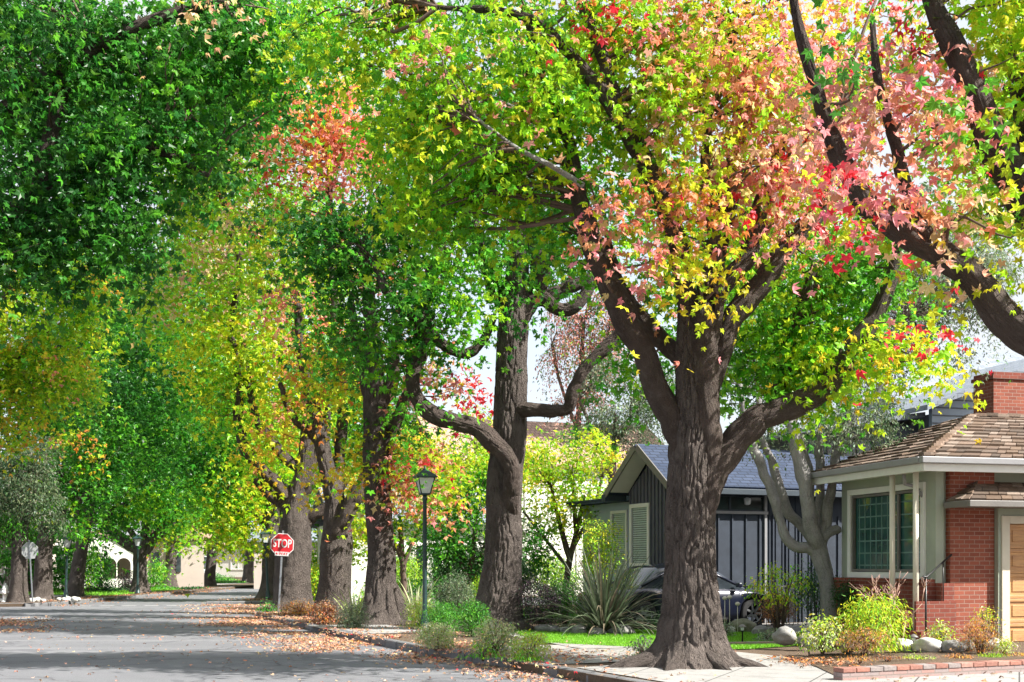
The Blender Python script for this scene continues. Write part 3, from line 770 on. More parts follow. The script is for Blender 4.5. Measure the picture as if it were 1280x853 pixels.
# ================================================================ trees
ROW = 'broad street trees lining both sides of the road'
def tree1():
    d = 17.4; r = TR('street_tree', 858, d, 'huge furrowed trunk with spreading root toes under pink, gold and green leaves')
    rs = np.random.default_rng(11); w = Wood(r.location); pts = []
    b = r.location
    P = [b+Vector((0, 0, -.1)), b+Vector((.02, 0, .5)), W(862, 763, d), W(862, 700, d), W(863, 650, d), W(866, 590, d), W(872, 520, d), W(872, 440, d), W(868, 385, d)]
    R = [.50, .44, .40, .355, .345, .33, .31, .28, .25]
    pts.append(w.limb(P, R, .018, 340, .040, .85, seed=1, wob=.07, freq=13)[0])
    # buttress bulge and root toes
    for k, (a, ln, rr) in enumerate(((-160, 1.15, .13), (-115, .8, .12), (-60, .75, .10), (-15, 1.0, .12), (150, .9, .12), (60, .8, .1))):
        a = math.radians(a); dx, dy = math.cos(a), math.sin(a)
        w.limb([b+Vector((dx*.2, dy*.2, .50)), b+Vector((dx*.48, dy*.48, .16)), b+Vector((dx*.48+dx*ln*.35, dy*.48+dy*ln*.35, .045)), b+Vector((dx*(.5+ln*.7), dy*(.5+ln*.7), -.03))],
               [rr*1.5, rr*1.25, rr*.75, rr*.3], .04, 40, .014, seed=20+k, wob=.15)
    w.build('trunk', M['bark'], r)
    def limb(pp, st=.05, sg=72, amp=.012, seed=3, cf=False):
        ww = Wood(r.location); P, R = LP(d, pp); pts.append(ww.limb(P, [q*.88 for q in R], st, sg, amp, seed=seed, wob=.11, capflat=cf, freq=15, kink=.6)[0])
        return ww
    limb([(866, 650, 8), (864, 610, 17), (856, 568, 20), (840, 520, 18), (812, 462, 17), (791, 420, 17), (768, 372, 16, -.2), (745, 325, 15, -.3), (728, 262, 13, -.3), (720, 215, 11, -.3), (705, 165, 9, -.3), (684, 120, 8, -.3), (668, 65, 6, -.2), (655, 10, 5)], seed=4).build('limb', M['bark_limb'], r)
    limb([(872, 668, 6, -.1), (884, 622, 15, -.13), (889, 560, 17, -.15), (885, 500, 17, -.2), (883, 440, 16, -.25), (881, 398, 15, -.3), (879, 380, 11, -.3)], seed=5, cf=True).build('limb', M['bark_limb'], r)
    limb([(872, 655, 8), (886, 612, 18), (908, 568, 21), (942, 532, 20), (986, 512, 18), (1030, 486, 16), (1062, 440, 14), (1090, 400, 13), (1112, 350, 11), (1130, 300, 8), (1150, 240, 6)], seed=6).build('limb', M['bark_limb'], r)
    limb([(878, 505, 17), (896, 450, 16), (916, 400, 15), (962, 340, 14), (1002, 288, 12), (1024, 258, 10), (1040, 200, 8), (1050, 130, 6)], seed=7).build('limb', M['bark_limb'], r)
    limb([(870, 420, 17), (884, 370, 16, .2), (902, 300, 16, .3), (912, 240, 15, .4), (920, 190, 12, .5), (925, 120, 9, .5), (915, 40, 6, .5)], seed=8).build('limb', M['bark_limb'], r)
    limb([(880, 410, 12, .1), (905, 362, 12), (934, 320, 12), (946, 276, 11), (962, 225, 9), (985, 160, 6)], seed=9).build('limb', M['bark_limb'], r)
    limb([(876, 470, 9, -.1), (893, 420, 9, -.3), (900, 350, 9, -.4), (893, 290, 8, -.5), (880, 230, 7, -.5), (886, 150, 5, -.4)], seed=16).build('limb', M['bark_limb'], r)
    limb([(930, 540, 7), (968, 500, 8, .4), (990, 450, 8, .5), (1000, 390, 7, .6), (1020, 330, 6, .6)], seed=17).build('limb', M['bark_limb'], r)
    limb([(866, 462, 13, .2), (842, 440, 13, .3), (812, 412, 12, .4), (790, 385, 10, .5), (770, 340, 8, .6), (760, 300, 6, .6)], seed=10).build('limb', M['bark_limb'], r)
    limb([(866, 400, 14, -.1), (852, 340, 13, -.2), (838, 280, 13, -.3), (822, 235, 13, -.4), (795, 180, 12, -.5), (764, 130, 10, -.6), (733, 93, 9, -.6), (700, 55, 8, -.6), (672, 27, 7, -.6), (617, 14, 5, -.6), (547, 9, 3, -.6)], seed=12).build('limb', M['bark_limb'], r)
    limb([(800, 188, 10, -.5), (775, 140, 9, -.5), (748, 60, 8, -.4), (728, 5, 7, -.4), (715, -40, 6, -.4)], seed=13).build('limb', M['bark_limb'], r)
    limb([(748, 338, 8, -.2), (729, 232, 4, -.7), (690, 208, 3.4, -.9), (651, 188, 3, -1), (620, 166, 2.6, -1.1), (593, 145, 1.8, -1.1)][1:], .05, 24, .003, seed=14).build('limb', M['bark_silver'], r)  # lit branch, its sunlight put into the colour by the paler bark
    limb([(722, 225, 6, .3), (690, 168, 4, .5), (660, 145, 3.5, .6), (610, 120, 3, .7)], .05, 24, .003, seed=15).build('limb', M['bark_silver'], r)
    ww = Wood(r.location)
    regs = [
        (900, 60, 130, 85, .2, 'peach'), (800, 90, 85, 90, .2, 'limecoral'), (965, 150, 95, 85, -.4, 'coral'), (880, 185, 75, 65, -.9, 'peach', .7),
        (840, 255, 62, 46, -1.1, 'coral', .8), (868, 330, 46, 30, -1.3, 'yelg'), (775, 275, 45, 35, -1.2, 'coral'), (1005, 225, 65, 60, -.8, 'pink'),
        (860, 130, 60, 60, -1.0, 'peach'), (950, 262, 50, 36, .9, 'peach', .8), (845, 345, 36, 22, -1.4, 'yelg'), (1000, 60, 80, 70, .4, 'peach'), (1085, 60, 60, 80, .8, 'coral'),
        (985, 335, 60, 40, .8, 'lime'), (1085, 340, 75, 58, 1.0, 'bright', 1.8), (1000, 412, 80, 62, .8, 'bright', 2), (1065, 452, 66, 28, .0, 'limey', 1.8), (930, 460, 40, 30, 1.6, 'bright'),
        (1125, 442, 64, 22, -.4, 'yelg', 2), (1000, 470, 60, 24, .5, 'lime', 1.6), (1132, 410, 22, 12, -1.2, 'red', 1.6), (1165, 452, 30, 16, -.6, 'yelg', 1.2), (1075, 300, 60, 40, -.3, 'bright'), (800, 470, 35, 45, 2.0, 'bright'),
        (690, 50, 95, 75, .1, 'limecoral'), (615, 100, 95, 85, -.2, 'lime'), (562, 78, 42, 34, -1.2, 'coral', .6), (660, 180, 105, 80, .2, 'lime'), (560, 200, 95, 75, .1, 'lime'),
        (620, 262, 85, 45, .3, 'lime'), (648, 110, 42, 12, -1.3, 'coral', .7), (700, 320, 40, 40, 1.0, 'bright'), (480, 60, 85, 60, .2, 'lime'), (400, 35, 70, 36, .6, 'lime'), (505, 145, 50, 55, .6, 'lime'),
        (830, 350, 40, 40, 1.4, 'bright'), (760, 200, 45, 60, -.2, 'limecoral'), (700, 250, 50, 50, 1.4, 'bright'), (540, 280, 50, 30, .2, 'lime'), (530, 20, 70, 40, -.4, 'limecoral'), (740, 10, 70, 40, -.6, 'coral', .8), (880, 120, 60, 60, -.6, 'limey', .8), (960, 60, 50, 40, -1.2, 'pink', .8), (870, 40, 50, 40, -1.0, 'coral', .7), (930, 190, 50, 35, -1.4, 'pink', .5), (1010, 130, 50, 40, -1.0, 'limey', .7), (720, 130, 40, 40, -1, 'limey', .8), (800, 300, 34, 30, -1.6, 'coral', .7), (870, 250, 50, 36, -1.6, 'yelg', .7), (590, 150, 40, 30, -1.2, 'limecoral', .6), (1000, 292, 40, 20, .3, 'coral', .5), (830, 40, 40, 30, -1, 'bright', .7)]
    crown(r, regs, d, .165, 'star5', rs, lai=2.3, spr=.36, per=42, wood_pts=pts, wood=ww, twigs=420, tw=.018)
    ww.build('twigs', M['twig'], r)['kind'] = 'stuff'
def tree_front():
    d = 11.2; r = TR('street_tree', 1432, d, 'nearest tree, dark limbs reaching in from the right edge under pink leaves')
    rs = np.random.default_rng(12); w = Wood(r.location); b = r.location; pts = []
    pts.append(w.limb([b+Vector((0, 0, -.1)), b+Vector((0, 0, .8)), b+Vector((-.05, 0, 2.2)), b+Vector((0, 0, 3.4)), b+Vector((.1, 0, 5)), b+Vector((.1, .2, 7)), b+Vector((.3, .3, 9)), b+Vector((.2, .3, 11))], [.48, .42, .36, .32, .26, .18, .10, .04], .06, 64, .02, 1.0, seed=2)[0])
    w.build('trunk', M['bark'], r)
    def limb(pp, seed, st=.04):
        ww = Wood(r.location); P, R = LP(d, pp); pts.append(ww.limb(P, [q*.86 for q in R], st, 84, .010, seed=seed, wob=.12, freq=16, kink=.6)[0]); ww.build('limb', M['bark_limb'], r)
    limb([(1428, 520, 27), (1340, 462, 25), (1262, 404, 23), (1222, 360, 21), (1182, 325, 20), (1130, 298, 19), (1090, 262, 17), (1058, 215, 14), (1036, 160, 11), (1010, 80, 8), (992, 5, 6), (985, -60, 4)], 3)
    limb([(1180, 322, 13, -.1), (1158, 288, 12, -.1), (1136, 237, 10, -.1), (1120, 180, 8, -.1), (1100, 108, 6, -.1), (1090, 30, 4, -.1)], 4)
    limb([(1432, 420, 28), (1340, 320, 27), (1285, 235, 25), (1252, 192, 24), (1222, 125, 20), (1190, 55, 17), (1165, 0, 13), (1150, -50, 10)], 5)
    limb([(1330, 300, 14, .5), (1290, 200, 12, .6), (1270, 110, 9, .6)], 7)
    ww = Wood(r.location)
    regs = [(1120, 130, 95, 95, .3, 'pink'), (1030, 130, 50, 75, -.2, 'pink', .7), (1110, 240, 95, 50, -.5, 'pink', .9), (1225, 290, 70, 35, -.3, 'peach', .8), (1170, 225, 60, 45, -.6, 'pink', .7),
            (1255, 90, 60, 110, .6, 'limey', 1.5), (1250, 230, 50, 60, .5, 'lime', 1.4), (1180, 20, 90, 45, .5, 'limey', 1.6), (1230, 330, 40, 28, .4, 'lime', .7), (1265, 20, 50, 50, 1, 'lime', 1.4), (1065, 42, 48, 26, -1.2, 'green', .8), (1190, 130, 40, 50, -.7, 'lime', .7),
            (1010, 230, 55, 30, -.6, 'coral', .6), (1120, 340, 30, 30, .4, 'peach', .4), (1400, 60, 120, 90, .2, 'limey', .8), (1440, -120, 140, 110, 0, 'lime', .7), (1540, 40, 110, 110, 0, 'limey', .7), (1330, -60, 90, 70, .3, 'peach', .7), (1390, 230, 60, 50, .6, 'lime', .6), (1500, 220, 70, 60, 0, 'lime', .6)]
    crown(r, regs, d, .145, 'star5', rs, lai=1.9, spr=.26, depth=.9, wood_pts=pts, wood=ww, twigs=90)
    ww.build('twigs', M['twig'], r)['kind'] = 'stuff'
def rooted(P, R, pts):
    A = np.concatenate(pts); a = np.array(tuple(P[0])); dd = np.linalg.norm(A-a, axis=1); j = int(np.argmin(dd))
    if dd[j] > 1.2: return P, R
    q = A[max(0, j-3)]; q = Vector(q); q.z -= R[0]*.8
    return [q]+list(P), [R[0]*.55]+list(R)
def std_tree(name, px, d, label, trunk, limbs, regs, seed, size=.15, tpl='star3', lai=2.2, seg=72, amp=.02, flare=.9, st=.07, twigs=120, bark='bark', lbark='bark_limb', mat='leaf', z=.12, split=True, cat='tree', spr=None, fl_h=.8, depth=None, group=None, tw=.012, wob=.08, extra=None):
    """trunk: pixel polyline above the base; limbs: pixel polylines"""
    r = TR(name, px, d, label, z, group, cat); rs = np.random.default_rng(seed); w = Wood(r.location); pts = []
    P, R = LP(d, trunk[1:]); b = r.location
    P = [b+Vector((0, 0, -.1))]+P; R = [trunk[0][0]*d/F]+R
    pts.append(w.limb(P, R, st, seg, amp, flare, seed=seed, wob=wob, flare_h=fl_h)[0])
    if extra: extra(w, b)
    if not split:
        for i, l in enumerate(limbs):
            P, R = rooted(*LP(d, l), pts); pts.append(w.limb(P, R, st, max(10, seg//2), amp*.5, seed=seed+i+1, wob=.09)[0])
        w.build('trunk', M[bark], r)
    else:
        w.build('trunk', M[bark], r)
        for i, l in enumerate(limbs):
            ww = Wood(r.location); P, R = rooted(*LP(d, l), pts); pts.append(ww.limb(P, [q*(.84 if bark == 'bark_silver' else 1) for q in R], st*.8, max(12, seg//2), amp*.5, seed=seed+i+1, wob=.12, freq=14, kink=1.1 if bark == 'bark_silver' else .6)[0]); ww.build('limb', M[lbark], r)
    if regs:
        ww = Wood(r.location)
        crown(r, regs, d, size, tpl, rs, lai=lai, wood_pts=pts, wood=ww, twigs=twigs, mat=mat, spr=spr, depth=depth, tw=tw)
        if ww.n: ww.build('twigs', M['twig'], r)['kind'] = 'stuff'
    return r
def trees():
    tree1(); tree_front()
    def roots2(w, b):
        for k, (a, ln) in enumerate(((-150, 1.5), (-100, .8), (-40, .7))):
            a = math.radians(a); dx, dy = math.cos(a), math.sin(a)
            w.limb([b+Vector((dx*.2, dy*.2, .45)), b+Vector((dx*.5, dy*.5, .15)), b+Vector((dx*(.6+ln*.5), dy*(.6+ln*.5), .03)), b+Vector((dx*(.6+ln), dy*(.6+ln), -.05))], [.2, .17, .1, .04], .06, 28, .014, seed=30+k, wob=.15)
    std_tree('street_tree', 622, 26.6, 'tall straight trunk with one bare limb snaking left, beside the flax clump',
        [(28,), (624, 760, 27), (628, 700, 23), (631, 640, 22), (634, 560, 21), (638, 480, 19), (641, 420, 19), (644, 380, 17), (648, 330, 13), (652, 270, 9), (655, 180, 6)],
        [[(638, 650, 8, -.15), (642, 612, 11, -.45), (636, 577, 12, -.6), (616, 552, 11, -.6), (592, 532, 10, -.6), (568, 525, 10, -.6), (544, 521, 10, -.6), (525, 500, 9, -.5), (517, 470, 9, -.5), (530, 436, 9, -.4), (527, 405, 9, -.4), (526, 385, 9, -.4), (538, 350, 9, -.3), (548, 305, 8, -.3), (546, 250, 6)],
         [(527, 405, 7, -.4), (512, 392, 7, -.5), (500, 383, 6, -.5), (482, 364, 5, -.5), (470, 330, 4)],
         [(534, 400, 7, -.4), (545, 422, 7, -.2), (560, 436, 6), (584, 443, 6), (605, 425, 5), (618, 395, 4)],
         [(640, 512, 8), (662, 513, 8, -.3), (690, 515, 7.5, -.5), (712, 509, 7.5, -.6), (720, 483, 7.5, -.7), (737, 455, 7, -.8), (765, 428, 6.5, -.8), (780, 411, 6, -.8), (790, 385, 5)],
         [(645, 405, 11), (662, 380, 11), (679, 372, 10), (697, 387, 8), (719, 386, 7), (735, 364, 7), (745, 335, 6)],
         [(660, 385, 10, .2), (676, 350, 12), (672, 320, 10), (664, 270, 8)], [(676, 375, 9, .1), (690, 368, 9), (716, 356, 8), (740, 345, 7), (757, 330, 5)],
         [(642, 400, 12, .2), (620, 360, 10, .3), (600, 310, 8), (585, 250, 6)]],
        [(580, 335, 78, 62, -.5, 'bright', 1.1), (520, 385, 60, 52, -.8, 'green', 1.2), (602, 400, 40, 34, -1.2, 'bright', .9), (655, 320, 55, 45, 0, 'green'), (455, 305, 75, 62, .3, 'green'), (395, 305, 60, 50, .6, 'dgreen'),
         (445, 268, 62, 34, .5, 'green'), (545, 250, 75, 50, 0, 'green'), (440, 385, 62, 56, .2, 'green'), (700, 265, 60, 50, .6, 'green'), (490, 440, 42, 28, -.8, 'bright'), (520, 560, 22, 32, -.8, 'bright', .7), (512, 515, 18, 22, -.9, 'bright', .8),
         (600, 180, 100, 80, 1, 'green'), (540, 130, 70, 80, 1, 'green'), (720, 120, 80, 80, 1.4, 'bright'), (640, 40, 100, 60, 1.5, 'green'), (350, 40, 60, 34, .5, 'lime'), (430, 440, 40, 25, -.4, 'green'), (650, 400, 20, 12, -1, 'green', .8), (740, 320, 40, 30, .5, 'bright')],
        21, .20, 'star5', 2.0, 220, .034, 1.0, .03, 200, extra=roots2)
    def hollow(w, b):
        for k, (dx, dy, dxb) in enumerate(((-.20, -.22, -.42), (.20, -.24, .34), (.36, -.05, .55))):
            w.limb([b+Vector((dx*.5, dy*.5, 1.3)), b+Vector((dx, dy, .8)), b+Vector((dx*1.35, dy*1.3, .25)), b+Vector((dxb, dy*1.6, -.08))], [.05, .12, .16, .12], .05, 32, .02, seed=40+k, wob=.15)
    std_tree('street_tree', 476, 29.5, 'slim trunk with a hollow split in its base, left of the near street lamp',
        [(26,), (476, 740, 20), (476, 690, 18), (473, 640, 17), (470, 590, 16), (470, 540, 15), (468, 490, 13), (466, 440, 11), (462, 380, 8), (455, 300, 5)],
        [[(474, 575, 9), (486, 548, 8), (500, 518, 7), (508, 500, 6), (525, 470, 5)], [(470, 520, 9), (487, 486, 8), (492, 450, 7), (500, 400, 5)], [(466, 500, 8), (455, 470, 7), (448, 430, 6), (440, 380, 4)]],
        [(545, 478, 38, 24, -.3, 'pink', .8), (582, 492, 22, 20, -.3, 'pink', .8), (508, 602, 32, 40, -.2, 'coral'), (545, 590, 40, 26, .2, 'peach', .8), (455, 555, 45, 45, .5, 'gold', .9), (500, 520, 34, 28, 0, 'green', .8), (500, 205, 50, 70, .5, 'lime'),
         (520, 440, 40, 30, .5, 'coral', .7), (420, 460, 45, 40, .6, 'gold'), (555, 620, 45, 16, -.2, 'peach', .7), (490, 300, 60, 60, 1, 'coral', .5), (450, 420, 40, 40, .4, 'green', .8)],
        22, .20, 'star3', 2.0, 110, .024, .35, .05, 120, extra=hollow)
    std_tree('street_tree', 417, 34, 'thick trunk with a forked limb rising right, just right of the stop sign tree',
        [(24,), (418, 740, 21), (420, 700, 20), (421, 655, 17), (418, 620, 13), (408, 585, 10), (402, 555, 9), (392, 510, 8), (383, 470, 7), (376, 440, 6), (372, 380, 5)],
        [[(424, 672, 10, -.2), (434, 645, 9, -.3), (446, 618, 9, -.3), (456, 600, 8, -.2), (470, 565, 7), (476, 530, 6)], [(420, 620, 9), (425, 580, 8, .3), (430, 530, 7, .4), (428, 480, 6, .4), (420, 420, 5), (413, 300, 4), (411, 210, 4), (399, 141, 3)], [(402, 560, 6), (385, 540, 5), (365, 520, 4), (350, 480, 3)]],
        [(385, 165, 66, 66, -.9, 'coral', 1.4), (432, 185, 44, 55, -.6, 'coral', 1.3), (350, 105, 48, 32, 0, 'coral', .8), (345, 300, 68, 58, .3, 'limecoral'), (400, 450, 48, 46, 0, 'gold', .8), (355, 520, 48, 38, 0, 'gold', .8), (440, 640, 22, 14, 0, 'gold', .7), (395, 600, 26, 20, 0, 'gold', .7),
         (330, 200, 50, 50, 1.5, 'olive'), (290, 120, 46, 46, 1.5, 'lime'), (380, 400, 50, 45, .5, 'coral', .6), (410, 100, 60, 50, .6, 'peach'), (440, 500, 40, 40, .7, 'green'), (350, 30, 70, 50, 1, 'green')],
        23, .22, 'star3', 2.1, 90, .028, .35, .06, 120)
    std_tree('street_tree', 366, 38, 'stout many-limbed trunk directly behind the red stop sign',
        [(26,), (366, 740, 22), (367, 700, 21), (369, 660, 19), (371, 625, 14), (379, 590, 10), (384, 555, 9), (386, 510, 7), (385, 470, 5)],
        [[(368, 650, 9), (352, 610, 8), (332, 590, 7), (313, 568, 6.5), (302, 548, 6), (297, 520, 5.5), (300, 490, 5), (296, 440, 4), (287, 410, 4), (300, 335, 4), (281, 263, 3.5), (267, 216, 3)],
         [(370, 640, 8), (385, 605, 7), (392, 580, 6, .4), (405, 550, 6, .4), (410, 500, 4)], [(375, 590, 6), (352, 568, 6), (338, 548, 5), (322, 525, 5), (310, 480, 4), (305, 430, 3)], [(382, 650, 9), (398, 640, 7), (412, 628, 6), (430, 600, 5)], [(368, 640, 9), (350, 628, 8), (335, 618, 6), (320, 600, 5)]],
        [(272, 200, 55, 65, 0, 'limecoral'), (262, 285, 55, 60, 0, 'peachg'), (222, 355, 50, 45, 0, 'peachg', .9), (325, 372, 58, 40, -.4, 'peachg', .9), (268, 425, 62, 52, .2, 'limey'), (332, 445, 60, 45, 0, 'yolive'), (288, 500, 52, 42, .3, 'lime'), (365, 480, 42, 40, 0, 'gold', .7),
         (345, 560, 40, 28, -.2, 'gold', .55), (240, 225, 50, 50, .5, 'lime'), (300, 600, 30, 20, .2, 'limey', .6), (270, 110, 50, 45, 1.2, 'green')],
        24, .23, 'star3', 2.1, 80, .03, .35, .07, 140)
    std_tree('street_tree', 339, 51, 'dark far trunk standing beside the distant lamp post left of the stop sign',
        [(16,), (340, 720, 12), (341, 680, 11), (340, 650, 10), (343, 620, 8), (345, 580, 6)],
        [[(338, 662, 6), (325, 645, 6), (308, 640, 5), (296, 635, 4), (284, 615, 3)], [(342, 650, 6), (352, 630, 5), (360, 600, 4)]],
        [(285, 598, 55, 40, 0, 'bright'), (250, 545, 58, 55, 0, 'green'), (332, 600, 36, 32, 0, 'lime'), (228, 460, 62, 68, 1, 'green'), (272, 640, 36, 32, 0, 'lime', .8), (306, 640, 28, 34, -1, 'limey', .8), (320, 540, 50, 50, .5, 'lime'), (300, 660, 24, 18, 0, 'limey', .7), (370, 620, 35, 35, 1, 'bright')],
        25, .24, 'star3', 2.4, 48, .03, .6, .12, 90, split=False)
    # overhanging tree on the near left
    r = TR('street_tree', -190, 18.5, 'dark green tree overhanging the road at upper left with drooping leaf fringes')
    rs = np.random.default_rng(31); w = Wood(r.location); b = r.location; pts = []
    pts.append(w.limb([b+Vector((0, 0, -.1)), b+Vector((0, 0, 1.5)), b+Vector((.1, 0, 4)), b+Vector((.2, 0, 8)), b+Vector((.3, 0, 11))], [.5, .4, .34, .24, .1], .12, 40, .02, 1.0, seed=2)[0])
    w.build('trunk', M['bark'], r)
    for i, l in enumerate([[(-180, 470, 20), (-80, 380, 17), (0, 285, 14), (40, 245, 12), (62, 180, 10), (80, 110, 8), (110, 40, 6)], [(-175, 300, 18), (-60, 190, 14), (20, 130, 12), (90, 75, 11), (180, 30, 8), (280, 0, 5)],
                           [(40, 245, 9), (90, 215, 8), (140, 190, 7), (200, 190, 5), (260, 220, 3)]]):
        ww = Wood(r.location); P, R = LP(18.5, l); pts.append(ww.limb(P, R, .08, 36, .01, seed=i+3, freq=14)[0]); ww.build('limb', M['bark_limb'], r)
    ww = Wood(r.location)
    crown(r, [(50, 55, 120, 80, 0, 'dgreen'), (175, 70, 110, 85, .3, 'green'), (70, 175, 105, 75, -.3, 'dgreen'), (195, 175, 80, 62, 0, 'dgreen'), (20, 240, 55, 60, 0, 'dgreen'), (100, 262, 42, 46, -.3, 'dgreen'), (62, 308, 30, 40, -.5, 'dgreen', 1.3), (122, 310, 18, 42, -.3, 'dgreen', 1.4), (85, 325, 14, 26, -.6, 'dgreen', 1.3), (10, 300, 30, 50, -.5, 'dgreen', 1.3), (175, 270, 30, 40, -.5, 'dgreen'),
              (270, 60, 80, 65, .5, 'green'), (152, 250, 46, 40, -.2, 'green'), (150, 322, 14, 30, -.2, 'bright', .8), (20, 295, 22, 22, 0, 'dgreen'), (235, 205, 30, 30, 0, 'dgreen', .8), (330, 40, 60, 50, .8, 'green'), (275, 15, 30, 14, -1.2, 'peach', .7), (330, 100, 40, 40, .6, 'green'), (210, 250, 20, 14, 0, 'green', .6), (60, -40, 160, 50, 0, 'dgreen', .6)],
          18.5, .175, 'star5', rs, lai=3.4, spr=.36, per=52, gap=.33, wood_pts=pts, wood=ww, twigs=160, droop=.8)
    ww.build('twigs', M['twig'], r)['kind'] = 'stuff'
    std_tree('street_tree', -150, 27, 'second tree on the near left, its dark crown showing behind the overhanging leaves',
        [(26,), (-148, 700, 22), (-145, 560, 18), (-140, 400, 15), (-130, 250, 10)], [[(-144, 480, 12), (-60, 380, 10), (10, 300, 8), (70, 230, 5)], [(-140, 350, 10), (-40, 200, 8), (80, 110, 6), (200, 60, 4)]],
        [(40, 60, 120, 90, 0, 'green'), (180, 80, 110, 90, .5, 'green'), (60, 180, 100, 80, 0, 'dgreen'), (200, 170, 80, 60, 0, 'green'), (290, 60, 80, 80, 1, 'green'), (20, 270, 60, 40, 0, 'dgreen'), (330, 30, 70, 50, 1, 'bright'), (250, 140, 60, 60, 1, 'green')],
        34, .26, 'star3', 1.8, 40, .02, .6, .12, 60, split=False)
    # left row beyond the crossing
    std_tree('street_tree', -70, 41, 'olive and gold tree crown entering from the left edge below the dark overhanging leaves',
        [(16,), (-68, 700, 13), (-66, 600, 11), (-62, 520, 9), (-50, 440, 6)], [[(-64, 570, 7), (-30, 500, 6), (10, 460, 4), (50, 420, 3)], [(-60, 520, 6), (0, 380, 4), (40, 320, 3)]],
        [(45, 400, 82, 75, 0, 'yolive'), (40, 320, 70, 55, .4, 'yolive'), (88, 452, 48, 45, -.3, 'yolive'), (28, 505, 52, 36, 0, 'yolive'), (78, 458, 24, 14, -1.5, 'gold', .8), (110, 372, 30, 45, 0, 'yolive'), (-20, 450, 60, 90, 0, 'yolive'), (10, 545, 35, 20, 0, 'gold', .6)],
        26, .20, 'star3', 2.3, 40, .02, .6, .14, 90, split=False)
    std_tree('street_tree', 23, 46.3, 'leftmost upright trunk beside the white fire hydrant',
        [(11.5,), (24, 720, 9.5), (25, 690, 9.5), (25, 668, 9), (22, 640, 7), (15, 600, 5)], [[(22, 685, 6), (12, 668, 6), (2, 655, 4)], [(27, 670, 6), (36, 640, 5), (50, 600, 4)]],
        [(28, 612, 46, 42, -.4, 'grey', 1.2), (10, 655, 34, 20, -.5, 'green', .8), (60, 650, 22, 18, 0, 'grey', .8), (10, 590, 40, 30, 0, 'grey'), (45, 572, 30, 26, 0, 'grey')],
        27, .13, 'oval', 2.4, 40, .025, .4, .12, 60, split=False, lbark='bark')
    std_tree('street_tree', 53, 49, 'thick dark trunk right behind the turned stop sign on the far left corner',
        [(12.5,), (54, 720, 10.5), (55, 690, 10.5), (58, 660, 9), (63, 635, 7), (75, 590, 5)], [[(58, 670, 7), (72, 648, 6), (92, 630, 5), (120, 610, 3)], [(58, 655, 6), (50, 620, 5), (48, 580, 4)]],
        [(90, 600, 62, 40, 0, 'green'), (80, 640, 34, 20, -.5, 'bright', .8), (125, 540, 55, 50, .4, 'green'), (150, 470, 50, 50, .8, 'dgreen'), (170, 390, 50, 50, .8, 'green'), (100, 555, 30, 20, -1, 'gold', .5), (110, 650, 20, 14, 0, 'bright', .6)],
        28, .22, 'star3', 2.4, 40, .025, .4, .12, 60, split=False)
    std_tree('street_tree', 92, 55, 'leaning trunk with a sunlit flank beside the left lamp post',
        [(11,), (96, 720, 9), (100, 695, 8), (105, 668, 7.5), (110, 645, 7), (120, 600, 5)], [[(108, 655, 6), (122, 650, 5), (140, 640, 4), (160, 628, 3)], [(104, 670, 5), (95, 640, 5), (92, 600, 3)]],
        [(160, 575, 72, 52, .5, 'green'), (178, 622, 50, 22, -.3, 'bright'), (125, 640, 30, 20, 0, 'green', .8), (200, 500, 60, 60, 1.2, 'green'), (210, 420, 55, 60, 2, 'bright'), (190, 330, 60, 60, 3, 'green'), (130, 400, 40, 60, 3, 'green')],
        29, .25, 'star3', 2.4, 40, .025, .4, .12, 60, split=False)
    std_tree('street_tree', 175, 61, 'wide spreading tree in front of the white arched house',
        [(11,), (175, 715, 7.5), (175, 695, 8), (176, 680, 9)],
        [[(174, 690, 5.5), (160, 683, 4.5), (147, 674, 4), (136, 662, 3), (134, 648, 2)], [(176, 684, 5), (166, 668, 4), (152, 650, 3)], [(177, 690, 5), (192, 676, 4.5), (205, 664, 4), (220, 645, 3), (238, 610, 2)], [(176, 684, 5), (182, 660, 4), (184, 630, 3)], [(177, 686, 5), (198, 664, 3.5), (212, 656, 3), (230, 655, 2)]],
        [(178, 615, 60, 32, 0, 'bright', .9), (205, 640, 40, 22, 0, 'green', .8), (230, 590, 50, 42, .5, 'green'), (150, 640, 26, 14, -.3, 'bright', .7), (215, 662, 24, 12, 0, 'lime', .7), (218, 530, 55, 50, 1, 'green'), (230, 662, 20, 14, -1, 'gold', .5)],
        32, .26, 'star3', 2.4, 36, .03, .5, .12, 60, split=False)
    far = [(212, 74, 216, 7.5, 'first of two leaning dark trunks in front of the white van', (214, 655)), (233, 76, 241, 7.5, 'second leaning dark trunk, right of the white van', (243, 650)), (261, 82, 266, 6.5, 'far forked trunk with a drooping crown beyond the white van', (270, 650)), (309, 92, 313, 5.5, 'small far trunk at the bend, left of the far lamp', (314, 655))]
    for i, (px, d, tx, rr, lab, (cx, cy)) in enumerate(far):
        std_tree('street_tree', px, d, lab, [(rr*1.25,), ((px+tx)/2, 708, rr), (tx, 680, rr*.9), (tx+1, 665, rr*.8)],
            [[(tx, 685, rr*.7), (tx+10, 668, rr*.6), (tx+24, 655, rr*.4), (tx+30, 635, rr*.3)], [(tx, 682, rr*.7), (tx-9, 664, rr*.6), (tx-16, 645, rr*.4)], [(tx, 678, rr*.6), (tx+3, 650, rr*.4)]],
            [(cx, cy-22, 44, 30, 0, 'bright'), (cx+12, cy+4, 30, 20, 0, 'lime' if i else 'gold', .6), (cx-6, cy-70, 50, 42, 1, 'green'), (cx+4, cy-130, 52, 48, 2, 'green')],
            50+i, .30, 'star3', 2.0, 28, .03, .6, .15, 30, split=False)
